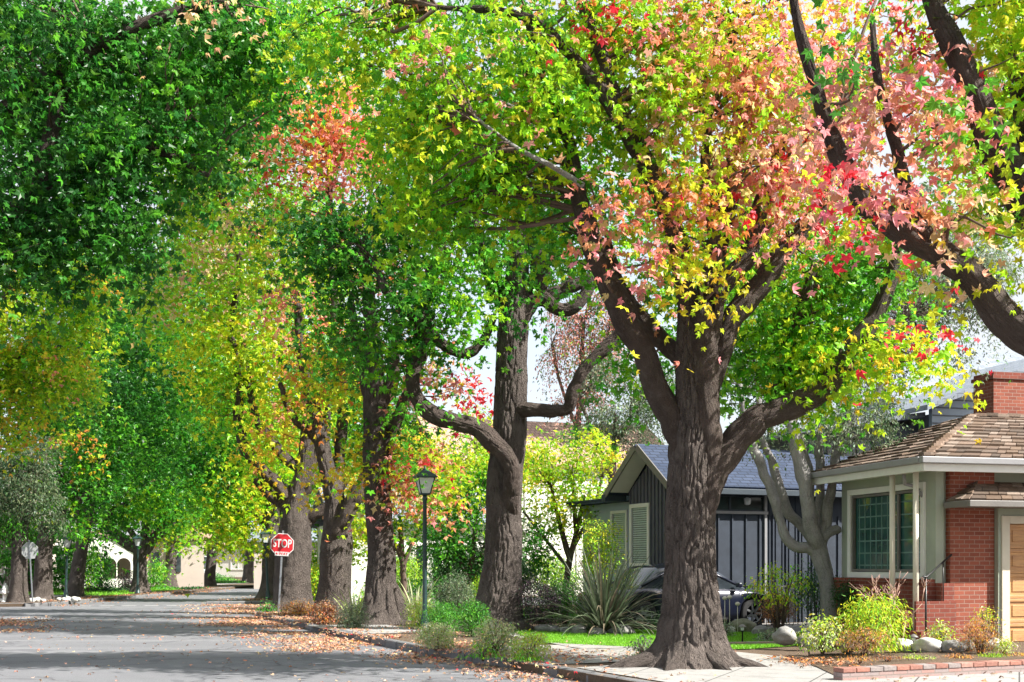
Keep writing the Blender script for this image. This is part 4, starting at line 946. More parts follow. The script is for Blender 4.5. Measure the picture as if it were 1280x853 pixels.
    # silver-barked garden tree
    std_tree('garden_tree', 1034, 24.2, 'pale silver-barked multi-stemmed tree between the dark grey house and the brick house',
        [(13,), (1037, 765, 11), (1033, 725, 10), (1025, 695, 11), (1020, 672, 11)],
        [[(1026, 700, 11), (1010, 684, 9), (996, 682, 8), (981, 670, 7.5), (972, 645, 7), (962, 610, 7), (950, 580, 7), (940, 555, 6), (930, 520, 5), (925, 480, 4)],
         [(1020, 680, 8, .3), (1006, 658, 7.5, .3), (986, 640, 7.5, .3), (972, 605, 7, .3), (962, 570, 6, .3), (950, 545, 5, .3), (948, 500, 4, .3)],
         [(1018, 672, 11, -.1), (1010, 640, 11, -.2), (1003, 600, 10, -.2), (996, 560, 9, -.2), (990, 520, 7, -.1)],
         [(1024, 680, 10), (1036, 640, 8), (1042, 600, 7), (1046, 560, 6.5), (1060, 532, 6), (1078, 512, 6), (1096, 492, 5), (1106, 468, 4), (1120, 430, 3)],
         [(1022, 670, 8, .2), (1024, 620, 6, .3), (1022, 570, 6, .3), (1030, 520, 5, .3), (1045, 470, 4, .3), (1050, 420, 3)], [(1042, 600, 5, .1), (1050, 565, 5), (1074, 545, 4), (1090, 522, 3.5)], [(1012, 660, 5, .4), (1014, 620, 4, .4), (1010, 575, 4, .4), (1000, 540, 3)],
         [(1046, 560, 4, .3), (1062, 500, 5, .2), (1085, 455, 4, .2), (1130, 400, 3)], [(1034, 668, 8, -.1), (1046, 662, 7, -.1), (1050, 664, 5, -.1)]],
        [(1180, 380, 62, 48, .4, 'silver', .8), (1120, 405, 55, 42, .6, 'grey', .8), (1215, 440, 30, 14, 0, 'silver', .6), (1000, 500, 44, 30, .2, 'grey', .6), (955, 545, 30, 30, 0, 'grey', .5), (1078, 520, 46, 32, -.3, 'grey', 1), (1030, 545, 40, 26, -.4, 'silver', .6), (1110, 560, 26, 12, -.3, 'grey', .6), (1235, 345, 38, 34, .4, 'silver'),
         (1120, 470, 40, 24, .2, 'silver', .5), (1040, 440, 60, 50, 1, 'grey'), (1100, 330, 60, 46, 1.2, 'grey', .6), (940, 440, 55, 45, 1.2, 'grey', .6), (1200, 300, 60, 60, 1.5, 'silver', .6), (1260, 400, 20, 20, 0, 'silver', .6)],
        33, .08, 'oval', 2.0, 56, .006, .4, .06, 200, bark='bark_silver', lbark='bark_silver', mat='leaf_dull', spr=.20, cat='tree', tw=.008)
    # middle-distance garden trees
    G2 = None
    std_tree('maple_tree', 705, 36, 'airy yellow-green maple beside the gable of the dark grey house',
        [(5,), (708, 730, 4), (712, 700, 4), (722, 660, 3), (730, 620, 2.5)], [[(712, 700, 3), (700, 660, 2.5), (690, 610, 2)], [(716, 685, 3), (740, 640, 2), (752, 600, 1.5)], [(720, 665, 2.5), (715, 600, 2)], [(712, 705, 2.5), (678, 670, 2), (655, 640, 1.5)]],
        [(722, 560, 48, 36, 0, 'limey', .7), (690, 612, 60, 32, 0, 'limey', .7), (738, 622, 34, 30, -.5, 'limey', .7), (660, 570, 36, 34, .4, 'yelg', .6), (755, 580, 22, 22, 0, 'yelg', .5), (690, 655, 52, 20, .3, 'olive', .6), (760, 652, 14, 10, 0, 'yelg', .5)],
        61, .14, 'star3', 2.2, 16, .004, .2, .15, 120, bark='twig', lbark='twig', split=True, tw=.008, wob=.02)
    std_tree('garden_tree', 585, 34.5, 'dense green garden tree with a dark lower crown right of the street lamp',
        [(5,), (586, 740, 4), (590, 700, 3.5), (595, 650, 2.5)], [[(586, 730, 3), (600, 700, 2.5), (612, 660, 2)], [(586, 725, 3), (572, 690, 2.5), (560, 650, 2)]],
        [(600, 625, 44, 38, 0, 'green', .8), (560, 665, 48, 30, -.3, 'green', .9), (600, 575, 46, 28, .4, 'limey', .7), (575, 705, 42, 22, -.2, 'dark'), (625, 670, 34, 46, .2, 'grey', .8), (545, 625, 36, 30, .3, 'olive', .8), (660, 690, 26, 40, 1, 'green', .8), (590, 735, 30, 20, .4, 'dark', .9)],
        62, .13, 'star3', 2.3, 16, .004, .2, .15, 60, bark='twig', lbark='twig', tw=.007, wob=.02)
    std_tree('garden_tree', 765, 44, 'grey-green small-leaved tree behind the gable roof',
        [(5,), (765, 700, 5), (765, 600, 5), (770, 520, 3)], [[(765, 600, 3), (740, 540, 2.5), (725, 500, 2)], [(768, 560, 3), (790, 520, 2)]],
        [(770, 520, 48, 34, 0, 'grey', .8), (800, 560, 26, 18, 0, 'grey', .6), (750, 470, 34, 30, 0, 'grey', .7), (820, 500, 40, 45, .5, 'grey', .7), (720, 545, 20, 16, 0, 'green', .6)],
        63, .12, 'oval', 2.4, 12, .004, .2, .3, 60, bark='twig', lbark='twig', wob=.02, mat='leaf_dull')
    std_tree('garden_tree', 722, 58, 'tall dusty pink autumn tree seen through the gap beyond the tile roof',
        [(6,), (722, 650, 5), (722, 560, 4), (726, 460, 3), (730, 400, 2)], [[(722, 540, 3), (700, 480, 2), (690, 430, 2)], [(722, 520, 3), (750, 460, 2), (760, 420, 2)]],
        [(728, 400, 44, 34, 0, 'dusty', .8), (712, 450, 34, 34, 0, 'dusty', .7), (755, 440, 34, 36, 0, 'dusty', .7), (725, 500, 34, 22, 0, 'dusty', .6), (770, 380, 30, 30, 0, 'dusty', .7)],
        64, .17, 'oval', 2.4, 12, .004, .2, .3, 90, bark='twig', lbark='twig', wob=.02, tw=.02, mat='leaf_dull')
    std_tree('garden_tree', 610, 52, 'pale green tree rising behind the lamp above the hidden garden',
        [(7,), (612, 640, 5), (612, 560, 4), (615, 530, 3)], [[(612, 580, 3), (640, 550, 2)], [(612, 590, 3), (590, 550, 2)]],
        [(610, 555, 50, 26, 0, 'olive', .8), (560, 580, 46, 32, 0, 'limey', .8), (650, 580, 40, 26, 0, 'yelg', .8), (520, 560, 46, 40, 1, 'gold', .7), (590, 520, 22, 12, 0, 'olive', .6)],
        65, .2, 'star3', 2.3, 12, .004, .2, .3, 50, bark='twig', lbark='twig', wob=.02)
    std_tree('garden_tree', 470, 60, 'sunlit lime tree beyond the trunks on the right verge',
        [(6,), (470, 700, 5), (470, 640, 4)], [[(470, 680, 3), (500, 630, 2)], [(470, 670, 3), (430, 620, 2)]],
        [(460, 650, 60, 34, 0, 'limey', .8), (400, 640, 50, 40, 1, 'lime', .8), (520, 640, 40, 40, 2, 'olive', .8), (450, 590, 60, 40, 1, 'lime', .8), (400, 560, 55, 55, 2, 'lime'), (480, 530, 50, 50, 2, 'bright'), (340, 650, 30, 40, 3, 'limey', .7)],
        66, .26, 'star3', 2.3, 12, .004, .2, .3, 40, bark='twig', lbark='twig', wob=.02)
    std_tree('garden_tree', 505, 41, 'small gold and lime garden tree between the split-base trunk and the lamp',
        [(4,), (505, 740, 4), (503, 700, 3.5), (500, 650, 3)], [[(504, 710, 3), (520, 670, 2), (540, 640, 1.5)], [(503, 700, 3), (480, 660, 2), (455, 640, 1.5)]],
        [(520, 600, 50, 36, 0, 'gold', .8), (450, 655, 34, 40, 0, 'limey', .9), (560, 620, 50, 26, .3, 'limey', .8), (455, 600, 30, 36, .4, 'gold', .7), (505, 650, 34, 20, .3, 'olive', .7)],
        67, .17, 'star3', 2.3, 12, .004, .2, .2, 60, bark='twig', lbark='twig', wob=.02)
    # backdrop crowns filling the far end and the space behind the houses
    back = [(30, 62, 'broad green tree behind the left corner hedge', [(30, 640, 60, 60, 0, 'green'), (90, 680, 40, 40, 0, 'green'), (-20, 600, 60, 80, 0, 'dgreen'), (60, 560, 60, 60, 0, 'green'), (70, 480, 60, 60, 0, 'green')]),
            (130, 96, 'big tree crown rising behind the white arched house', [(120, 560, 70, 80, 0, 'green'), (60, 460, 60, 80, 0, 'green'), (150, 440, 70, 80, 0, 'bright'), (120, 340, 70, 70, 0, 'green')]),
            (215, 118, 'distant lime tree closing the street behind the van', [(230, 590, 70, 70, 0, 'lime'), (200, 480, 70, 80, 0, 'bright'), (280, 480, 60, 80, 0, 'lime'), (220, 370, 60, 60, 0, 'bright')]),
            (312, 122, 'distant yellow-green tree at the end of the street', [(310, 650, 60, 40, 0, 'limey'), (330, 570, 60, 60, 0, 'bright'), (300, 400, 60, 80, 0, 'lime'), (370, 300, 60, 80, 0, 'lime'), (270, 300, 60, 80, 0, 'lime')]),
            (400, 90, 'broad lime tree far behind the stop sign tree', [(380, 560, 60, 80, 0, 'lime'), (430, 480, 60, 80, 0, 'bright'), (390, 380, 60, 80, 0, 'lime'), (430, 300, 50, 60, 0, 'lime')]),
            (960, 60, 'dark green tree standing behind the dark grey house', [(940, 420, 90, 70, 0, 'bright'), (880, 330, 80, 70, 0, 'lime'), (1010, 330, 80, 60, 0, 'bright'), (960, 250, 100, 60, 0, 'lime'), (820, 250, 60, 70, 0, 'bright'), (960, 500, 40, 24, 0, 'grey', .6)]),
            (1210, 64, 'tall grey-green tree behind the blue-grey house', [(1180, 320, 70, 40, 0, 'silver', .5), (1250, 250, 60, 50, 0, 'lime', .7), (1140, 280, 60, 50, 0, 'silver', .6), (1220, 180, 90, 70, 0, 'lime', .7)])]
    for i, (px, d, lab, regs) in enumerate(back):
        std_tree('background_tree', px, d, lab, [(8,), (px, 680, 6), (px+2, 600, 5), (px+4, 480, 3)], [[(px, 620, 4), (px+30, 540, 3), (px+50, 460, 2)], [(px, 600, 4), (px-30, 520, 3), (px-40, 440, 2)]],
            regs, 70+i, .42, 'star3', 2.2, 12, .0, .2, .6, 20, split=False, wob=.05, depth=3.0)
# ================================================================ houses
def shakes(m, P0, P1, P2, P3, rows, w=.19, thick=.028, rs=None, cols=None, lap=1.25):
    """individual wooden shakes over the quad P0-P1 (eave) P3-P2 (top); each a thin tapered box"""
    P0, P1, P2, P3 = map(Vector, (P0, P1, P2, P3)); rs = rs or random.Random(1)
    nrm = (P1-P0).cross(P3-P0).normalized()
    if nrm.z < 0: nrm = -nrm
    for r in range(rows):
        t0 = r/rows; t1 = min(1, (r+lap)/rows); A = P0.lerp(P3, t0); B = P1.lerp(P2, t0); A2 = P0.lerp(P3, t1); B2 = P1.lerp(P2, t1)
        L = (B-A).length
        if L < .05: continue
        s = 0.0
        while s < L-.01:
            ww = min(w*rs.uniform(.6, 1.35), L-s); e = s+ww
            f0, f1 = (s+.006)/L, (e-.006)/L
            a = A.lerp(B, f0); b = A.lerp(B, f1); k = max((B2-A2).length/L, .0)
            c = A2.lerp(B2, f1); d = A2.lerp(B2, f0)
            th = thick*rs.uniform(.75, 1.4); sl = rs.uniform(-.012, .012)
            dn = (A-A2).normalized()*sl
            g = rs.random(); base = cols[min(len(cols)-1, int(g*len(cols)))]; q = rs.uniform(.75, 1.2)
            col = tuple(x*q for x in base)
            v = [a+dn, b+dn, c, d, a+dn+nrm*th, b+dn+nrm*th, c+nrm*.006, d+nrm*.006]
            m.mesh(v, [(0, 1, 5, 4), (4, 5, 6, 7), (1, 2, 6, 5), (0, 4, 7, 3), (3, 7, 6, 2), (0, 3, 2, 1)], col)
            s = e
SHK = [(.15, .105, .075), (.21, .155, .12), (.12, .09, .07), (.26, .205, .165), (.17, .12, .09)]
def window_unit(parent, o, ux, w, z0, z1, nrm, frame='white', glass='glass', mull=(), bars=(), fw=.07, depth=.06, blind=None, name='window', glassoff=.03):
    """window in the plane through o along ux, outwards along nrm"""
    o = Vector(o); ux = Vector(ux); nrm = Vector(nrm); up = Vector((0, 0, 1)); m = MB()
    def bar(a0, a1, b0, b1, d0=-.02, d1=None):
        d1 = depth if d1 is None else d1
        m.obox(o+ux*a0+up*b0+nrm*d0, ux*(a1-a0), nrm*(d1-d0), up*(b1-b0))
    bar(-fw, w+fw, z0-fw, z0); bar(-fw, w+fw, z1, z1+fw); bar(-fw, 0, z0, z1); bar(w, w+fw, z0, z1)
    for f in mull: bar(w*f-.03, w*f+.03, z0, z1, -.02, depth*.6)
    for f in bars: bar(0, w, z0+(z1-z0)*f-.015, z0+(z1-z0)*f+.015, -.02, depth*.5)
    fr = m.build(name, M[frame], parent, bevel=.004); fr.name = name
    g = MB(); g.obox(o+up*z0-nrm*glassoff, ux*w, nrm*.012, up*(z1-z0)); g.build('pane', M[glass], fr)
    if blind:
        b = MB(); n = int((z1-z0)/.055)
        for k in range(n):
            z = z0+(k+.5)*(z1-z0)/n
            b.obox(o+up*(z-.02)-nrm*(glassoff-.016)+ux*.01, ux*(w-.02), nrm*.006+up*.012, up*.032)
        b.build('blind', M[blind], fr)
    return fr
def brick_house():
    r = empty('brick_house', (7.0, 20.4, 0), math.atan2(.25, .97), 'low house of red brick and mint stucco with a brown shake roof at right', 'house')
    g = .1; m = MB()
    m.wall((.6, 0, 0), (0, 1, 0), [(.55, g), (3.75, g), (3.75, 3.35), (.55, 3.35)], [[(.95, 1.44), (3.35, 1.44), (3.35, 2.95), (.95, 2.95)]], .16, (1, 0, 0))
    m.wall((0, .62, 0), (1, 0, 0), [(.77, g), (1.74, g), (1.74, 3.35), (.77, 3.35)], [], .1, (0, 1, 0))
    m.wall((0, .66, 0), (1, 0, 0), [(1.745, 2.5), (9, 2.5), (9, 3.35), (1.745, 3.35)], [], .1, (0, 1, 0))
    m.box(.78, 9, 3.6, 3.75, g, 3.35); m.box(8.9, 9, .77, 3.6, g, 3.35)
    m.build('wall', M['mint'], r)
    m = MB(); m.box(.845, 1.737, .48, .98, g-.1, 3.32); m.build('brick_pier', M['brick'], r)
    m = MB(); m.box(.42, .598, .56, 3.8, g-.1, 1.26); m.box(.0, .42, .62, 1.35, g-.1, .72); m.box(.598, .84, .36, .6, g-.1, 1.26)
    m.box(.05, .84, .30, .36, g-.1, .95)
    lw = m.build('low_wall', M['brick_low'], r)
    m = MB()
    for k in range(42): m.box(.39, .61, .57+k*.0765, .57+k*.0765+.066, 1.262, 1.325)
    for k in range(9): m.box(-.02, .40, .63+k*.0765, .63+k*.0765+.066, .722, .78)
    m.build('coping', M['brick_low'], lw)
    window_unit(r, (.6, .95, 0), (0, 1, 0), 2.4, 1.44, 2.95, (-1, 0, 0), 'white', 'glass_green', (), (), .11, .05, name='window', glassoff=.13)
    w2 = window_unit(r, (.62, 1.0, 0), (0, 1, 0), 2.3, 1.50, 2.89, (-1, 0, 0), 'gutter_dark', 'glass_green', (.32,), (), .05, .04, name='sash', glassoff=.05)
    m = MB()
    for k in range(6): m.box(.652, .664, 1.15-.1, 3.2, 1.56+k*.235, 1.585+k*.235)
    for k in range(8): m.box(.650, .664, 1.75+k*.2, 1.775+k*.2, 1.5, 2.88)
    m.build('lattice', M['blind_dark'], w2)
    # garage
    m = MB(); m.wall((0, .38, 0), (1, 0, 0), [(1.742, g), (7, g), (7, 2.66), (1.742, 2.66)], [[(1.96, g+.001), (4.6, g+.001), (4.6, 2.31), (1.96, 2.31)]], .12, (0, 1, 0))
    m.build('garage_wall', M['mint'], r)
    m = MB(); m.box(1.80, 1.96, .35, .42, g, 2.45); m.box(1.96, 4.6, .35, .42, 2.31, 2.45); m.box(4.6, 4.76, .35, .42, g, 2.45); m.build('door_trim', M['cream'], r, bevel=.006)
    m = MB(); m.box(1.96, 4.6, .47, .50, g, 2.31); nr = 5
    for i in range(nr):
        z0 = g+i*(2.21/nr)
        m.box(1.96, 4.6, .448, .47, z0+.005, z0+.06); m.box(1.96, 4.6, .448, .47, z0+2.21/nr-.06, z0+2.21/nr-.005)
        for k in range(5):
            x = 1.96+k*(2.64-.07)/4; m.box(x, x+.07, .448, .47, z0+.06, z0+2.21/nr-.06)
        for k in range(4):
            x = 1.96+k*(2.64-.07)/4+.07+.06; m.box(x, x+.57-.12, .456, .47, z0+.12, z0+2.21/nr-.12)
    m.build('garage_door', M['wood'], r, bevel=.006)
    # roofs
    rs = random.Random(4); z0, z1, S = 3.42, 4.60, 3.25
    m = MB()
    m.poly([(0, 0, z0-.04), (10, 0, z0-.04), (10, S, z1-.04), (S, S, z1-.04)]); m.poly([(0, 0, z0-.04), (S, S, z1-.04), (S, 3.9, z1-.04), (0, 3.9, z0-.04)])
    m.poly([(S, S, z1-.04), (10, S, z1-.04), (10, 6.5, z0-.04), (S, 6.5, z0-.04)]); m.poly([(S, 3.9, z1-.04), (0, 3.9, z0-.04), (0, 3.9, z0-.2), (S, 3.9, z0-.2)])
    rf = m.build('roof', M['shake'], r)
    m = MB(); shakes(m, (0, 0, z0), (9, 0, z0), (9, S, z1), (S, S, z1), 12, w=.27, thick=.042, rs=rs, cols=SHK); shakes(m, (0, 3.9, z0), (0, 0, z0), (S, S, z1), (S, 3.9, z1), 12, w=.27, thick=.042, rs=rs, cols=SHK)
    m.build('shakes', M['shake'], rf)
    m = MB(); n = 22; d = Vector((S, S, z1-z0)); dn = d.normalized(); lat1 = Vector((1, 0, .0)); lat2 = Vector((0, 1, .0))
    for k in range(n):
        p = Vector((0, 0, z0+.03))+d*(k/n); e = d*(1.35/n); up = Vector((0, 0, .03+.015*rs.random())); c = SHK[rs.randrange(5)]; c = tuple(x*1.35 for x in c)
        for lat in (lat1, lat2):
            v = [p, p+lat*.14+Vector((0, 0, .0)), p+e+lat*.14-Vector((0, 0, .02)), p+e-Vector((0, 0, .02))]
            m.mesh(v+[q+up*(1.6 if i < 2 else .7) for i, q in enumerate(v)], [(0, 1, 5, 4), (4, 5, 6, 7), (1, 2, 6, 5), (0, 4, 7, 3), (3, 7, 6, 2), (0, 3, 2, 1)], c)
    for k in range(24):
        x = S+k*.26; c = SHK[rs.randrange(5)]; m.box(x, x+.27, S-.12, S+.12, z1-.01+.012*(k % 2), z1+.05+.012*(k % 2), c)
    m.build('ridge_cap', M['shake'], rf)
    m = MB(); m.box(-.10, 9, -.12, 0, z0-.11, z0-.0); m.box(-.12, 0, .0, 3.95, z0-.11, z0-.0); m.build('gutter', M['gutter'], r, bevel=.012)
    m = MB(); m.box(-.02, 9, -.03, .03, z0-.24, z0-.112); m.box(-.03, .03, .03, 3.9, z0-.24, z0-.112); m.poly([(.03, .03, z0-.18), (9, .03, z0-.18), (9, .7, z0-.18), (.7, .7, z0-.18), (.7, 3.9, z0-.18), (.03, 3.9, z0-.18)]); m.build('fascia', M['white'], r)
    # low garage roof
    a0, b0, y0, y1 = .78, -.18, 2.68, 3.06
    m = MB(); m.poly([(a0, b0, y0-.03), (7, b0, y0-.03), (7, .655, y1-.03), (a0+.7, .655, y1-.03)]); m.poly([(a0, b0, y0-.03), (a0+.7, .655, y1-.03), (a0, .47, y0-.03)])
    lr = m.build('garage_roof', M['shake'], r)
    m = MB(); shakes(m, (a0, b0, y0), (7, b0, y0), (7, .655, y1), (a0+.62, .655, y1), 4, w=.27, thick=.04, rs=rs, cols=SHK); shakes(m, (a0, .47, y0), (a0, b0, y0), (a0+.62, .47, y1), (a0+.60, .47, y1), 3, w=.27, thick=.04, rs=rs, cols=SHK); m.build('shakes', M['shake'], lr)
    m = MB(); m.box(a0-.08, 7, b0-.1, b0, y0-.11, y0); m.box(a0-.08, a0, b0, .47, y0-.11, y0); m.poly([(a0, b0, y0-.1), (7, b0, y0-.1), (7, .5, y0-.1), (a0, .5, y0-.1)]); m.build('gutter', M['gutter_dark'], r, bevel=.01)
    m = MB(); m.box(4.75, 5.7, 4.6, 5.3, 3.3, 5.62); ch = m.build('chimney', M['brick'], r)
    m = MB(); m.box(4.71, 5.74, 4.56, 5.34, 5.62, 5.70); m.box(4.75, 5.7, 4.6, 5.3, 5.70, 5.775); m.build('chimney_cap', M['brick_low'], ch)
    for (a, b) in ((.12, .42), (.10, 1.12)):
        m = MB(); m.tube([(a, b, .1), (a, b, 3.2)], .05, 16); m.build('porch_post', M['cream'], r)
    m = MB(); m.tube([(.66, .9, 2.72), (.4, .9, 2.98), (.2, .88, 3.02), (.15, .84, 3.18)], .035, 10); m.build('downpipe', M['gutter'], r)
    m = MB(); m.tube([(.12, .12, .05), (.12, .12, 1.36)], .017, 8); m.tube([(.05, .1, 1.28), (.02, .1, 1.33), (.06, .1, 1.385), (.12, .11, 1.37), (.84, .44, 1.76)], .018, 8)
    m.tube([(.6, .33, .9), (.6, .33, 1.62)], .012, 8); m.build('handrail', M['black_metal'], r)
    m = MB(); m.box(-.3, .05, -.25, .9, 0, .27); m.box(-.05, .05, .0, .9, .27, .44); m.build('step', M['brick_low'], r)
def dark_house():
    r = empty('dark_house', (3.72, 28.5, 0), math.atan2(.39, .92), 'dark grey board and batten house with a small gable and blue-grey shingle roof', 'house')
    m = MB(); ze, zr = 3.40, 4.52; rr = 1.6
    m.wall((.55, 0, 0), (0, 1, 0), [(.3, 0), (2.9, 0), (2.9, 3.5), (1.6, 4.35), (.3, 3.5)], [[(1.95, 1.62), (2.78, 1.62), (2.78, 3.05), (1.95, 3.05)]], .12, (1, 0, 0))
    for k in range(15):
        b = .36+k*.18
        zt = 3.5+(.85*(1-abs(b-1.6)/1.3))
        z0 = 0 if not (1.85 < b < 2.9) else 3.13
        m.box(.515, .548, b-.022, b+.022, z0, zt-.02)
        if 1.85 < b < 2.9: m.box(.515, .548, b-.022, b+.022, 0, 1.5)
    m.build('gable_wall', M['batten'], r)
    m = MB(); m.wall((0, .3, 0), (1, 0, 0), [(.68, 0), (9.5, 0), (9.5, 3.4), (.68, 3.4)], [[(1.4, 2.92), (2.9, 2.92), (2.9, 3.26), (1.4, 3.26)]], .12, (0, 1, 0))
    for k in range(22):
        a = .75+k*.40; m.box(a, a+.035, .262, .298, 0, 2.82)
    for k in range(8): m.box(3.05+k*.2, 3.07+k*.2, .275, .298, 0, 3.3)
    m.box(9.4, 9.5, .42, 2.8, 0, 3.4); m.box(.68, 9.5, 2.8, 2.9, 0, 3.4)
    m.build('wall', M['batten_dark'], r)
    m = MB(); m.box(.9, 3.0, .24, .30, 2.83, 2.90); m.box(1.33, 1.4, .25, .3, 2.9, 3.3); m.box(2.9, 2.97, .25, .3, 0, 3.3); m.build('trim', M['gutter'], r)
    window_unit(r, (1.4, .32, 0), (1, 0, 0), 1.5, 2.94, 3.25, (0, -1, 0), 'navy', 'glass', (.35,), (), .03, .02, name='clerestory_window')
    window_unit(r, (.55, 1.95, 0), (0, 1, 0), .83, 1.62, 3.05, (-1, 0, 0), 'white', 'glass', (), (), .1, .05, 'blind', name='window')
    # roof: two slopes, ridge along local x
    def slope(m, a0, a1, b0, z0, b1, z1, t=.09):
        u = Vector((0, b1-b0, z1-z0)).normalized(); n = Vector((1, 0, 0)).cross(u); n = n if n.z > 0 else -n
        P = [Vector((a0, b0, z0)), Vector((a1, b0, z0)), Vector((a1, b1, z1)), Vector((a0, b1, z1))]
        m.mesh(P+[p+n*t for p in P], [(0, 1, 2, 3)[::-1], (4, 5, 6, 7), (0, 1, 5, 4), (1, 2, 6, 5), (2, 3, 7, 6), (3, 0, 4, 7)])
    m = MB(); slope(m, 0, 10, -.02, ze, 1.6, zr); slope(m, 0, 10, 3.22, ze, 1.6, zr); rf = m.build('roof', M['shingle'], r)
    m = MB(); slope(m, -.03, .0, -.05, ze-.10, 1.6, zr-.08, .17); slope(m, -.03, .0, 3.25, ze-.10, 1.6, zr-.08, .17); m.build('rake_board', M['gutter_dark'], rf)
    m = MB(); slope(m, .02, .54, .2, ze+.06, 1.6, zr-.02, .01); slope(m, .02, .54, 3.0, ze+.06, 1.6, zr-.02, .01); m.build('soffit', M['white'], rf)
    m = MB(); m.box(.02, 10, -.14, -.03, ze-.12, ze+.02); m.box(-.04, .6, 3.2, 3.4, ze-.16, ze+.02); m.box(-.04, .3, -.12, .05, ze-.22, ze-.12); m.poly([(.6, -.03, ze-.06), (10, -.03, ze-.06), (10, .3, ze-.06), (.6, .3, ze-.06)]); m.build('gutter', M['navy'], r, bevel=.01)
    # far wing
    m = MB(); m.wall((1.2, 0, 0), (0, 1, 0), [(2.95, 0), (7.0, 0), (7.0, 3.3), (2.95, 3.3)], [[(4.3, 1.5), (5.1, 1.5), (5.1, 3.0), (4.3, 3.0)]], .12, (1, 0, 0)); m.box(1.33, 8, 6.9, 7, 0, 3.3); m.build('wing_wall', M['siding'], r)
    window_unit(r, (1.2, 4.3, 0), (0, 1, 0), .8, 1.5, 3.0, (-1, 0, 0), 'white', 'glass', (), (), .08, .05, 'blind', name='wing_window')
    m = MB(); m.box(.8, 9, 3.25, 7.3, 3.3, 3.42); m.build('wing_roof', M['shingle'], r)
    m = MB(); m.tube([(2.35, .6, 3.4), (2.35, .6, 3.25)], .01, 6); m.lathe([(.02, 0), (.09, -.03), (.075, -.17), (.03, -.19)][::-1], 8, (2.35, .2, 3.24)); 
    l = m.build('lantern', M['lamp_glass'], r)
    m = MB()
    for k in range(26): m.tube([(1.1+k*.13, -.9, 0), (1.1+k*.13, -.9, 1.05)], .008, 5)
    m.tube([(1.0, -.9, 1.06), (4.5, -.9, 1.06)], .014, 6); m.tube([(1.0, -.9, .15), (4.5, -.9, .15)], .012, 6)
    m.build('railing', M['black_metal'], r)
def simple_gable(m, x0, x1, y0, y1, ze, zr, t=.12, oh=.4, axis='x'):
    """two roof slabs over the footprint, ridge along axis"""
    if axis == 'x':
        ym = (y0+y1)/2
        for ya in (y0-oh, y1+oh):
            P = [Vector((x0-oh, ya, ze)), Vector((x1+oh, ya, ze)), Vector((x1+oh, ym, zr)), Vector((x0-oh, ym, zr))]
            m.mesh(P+[p+Vector((0, 0, t)) for p in P], [(3, 2, 1, 0), (4, 5, 6, 7), (0, 1, 5, 4), (1, 2, 6, 5), (2, 3, 7, 6), (3, 0, 4, 7)])
    else:
        xm = (x0+x1)/2
        for xa in (x0-oh, x1+oh):
            P = [Vector((xa, y0-oh, ze)), Vector((xa, y1+oh, ze)), Vector((xm, y1+oh, zr)), Vector((xm, y0-oh, zr))]
            m.mesh(P+[p+Vector((0, 0, t)) for p in P], [(3, 2, 1, 0), (4, 5, 6, 7), (0, 1, 5, 4), (1, 2, 6, 5), (2, 3, 7, 6), (3, 0, 4, 7)])
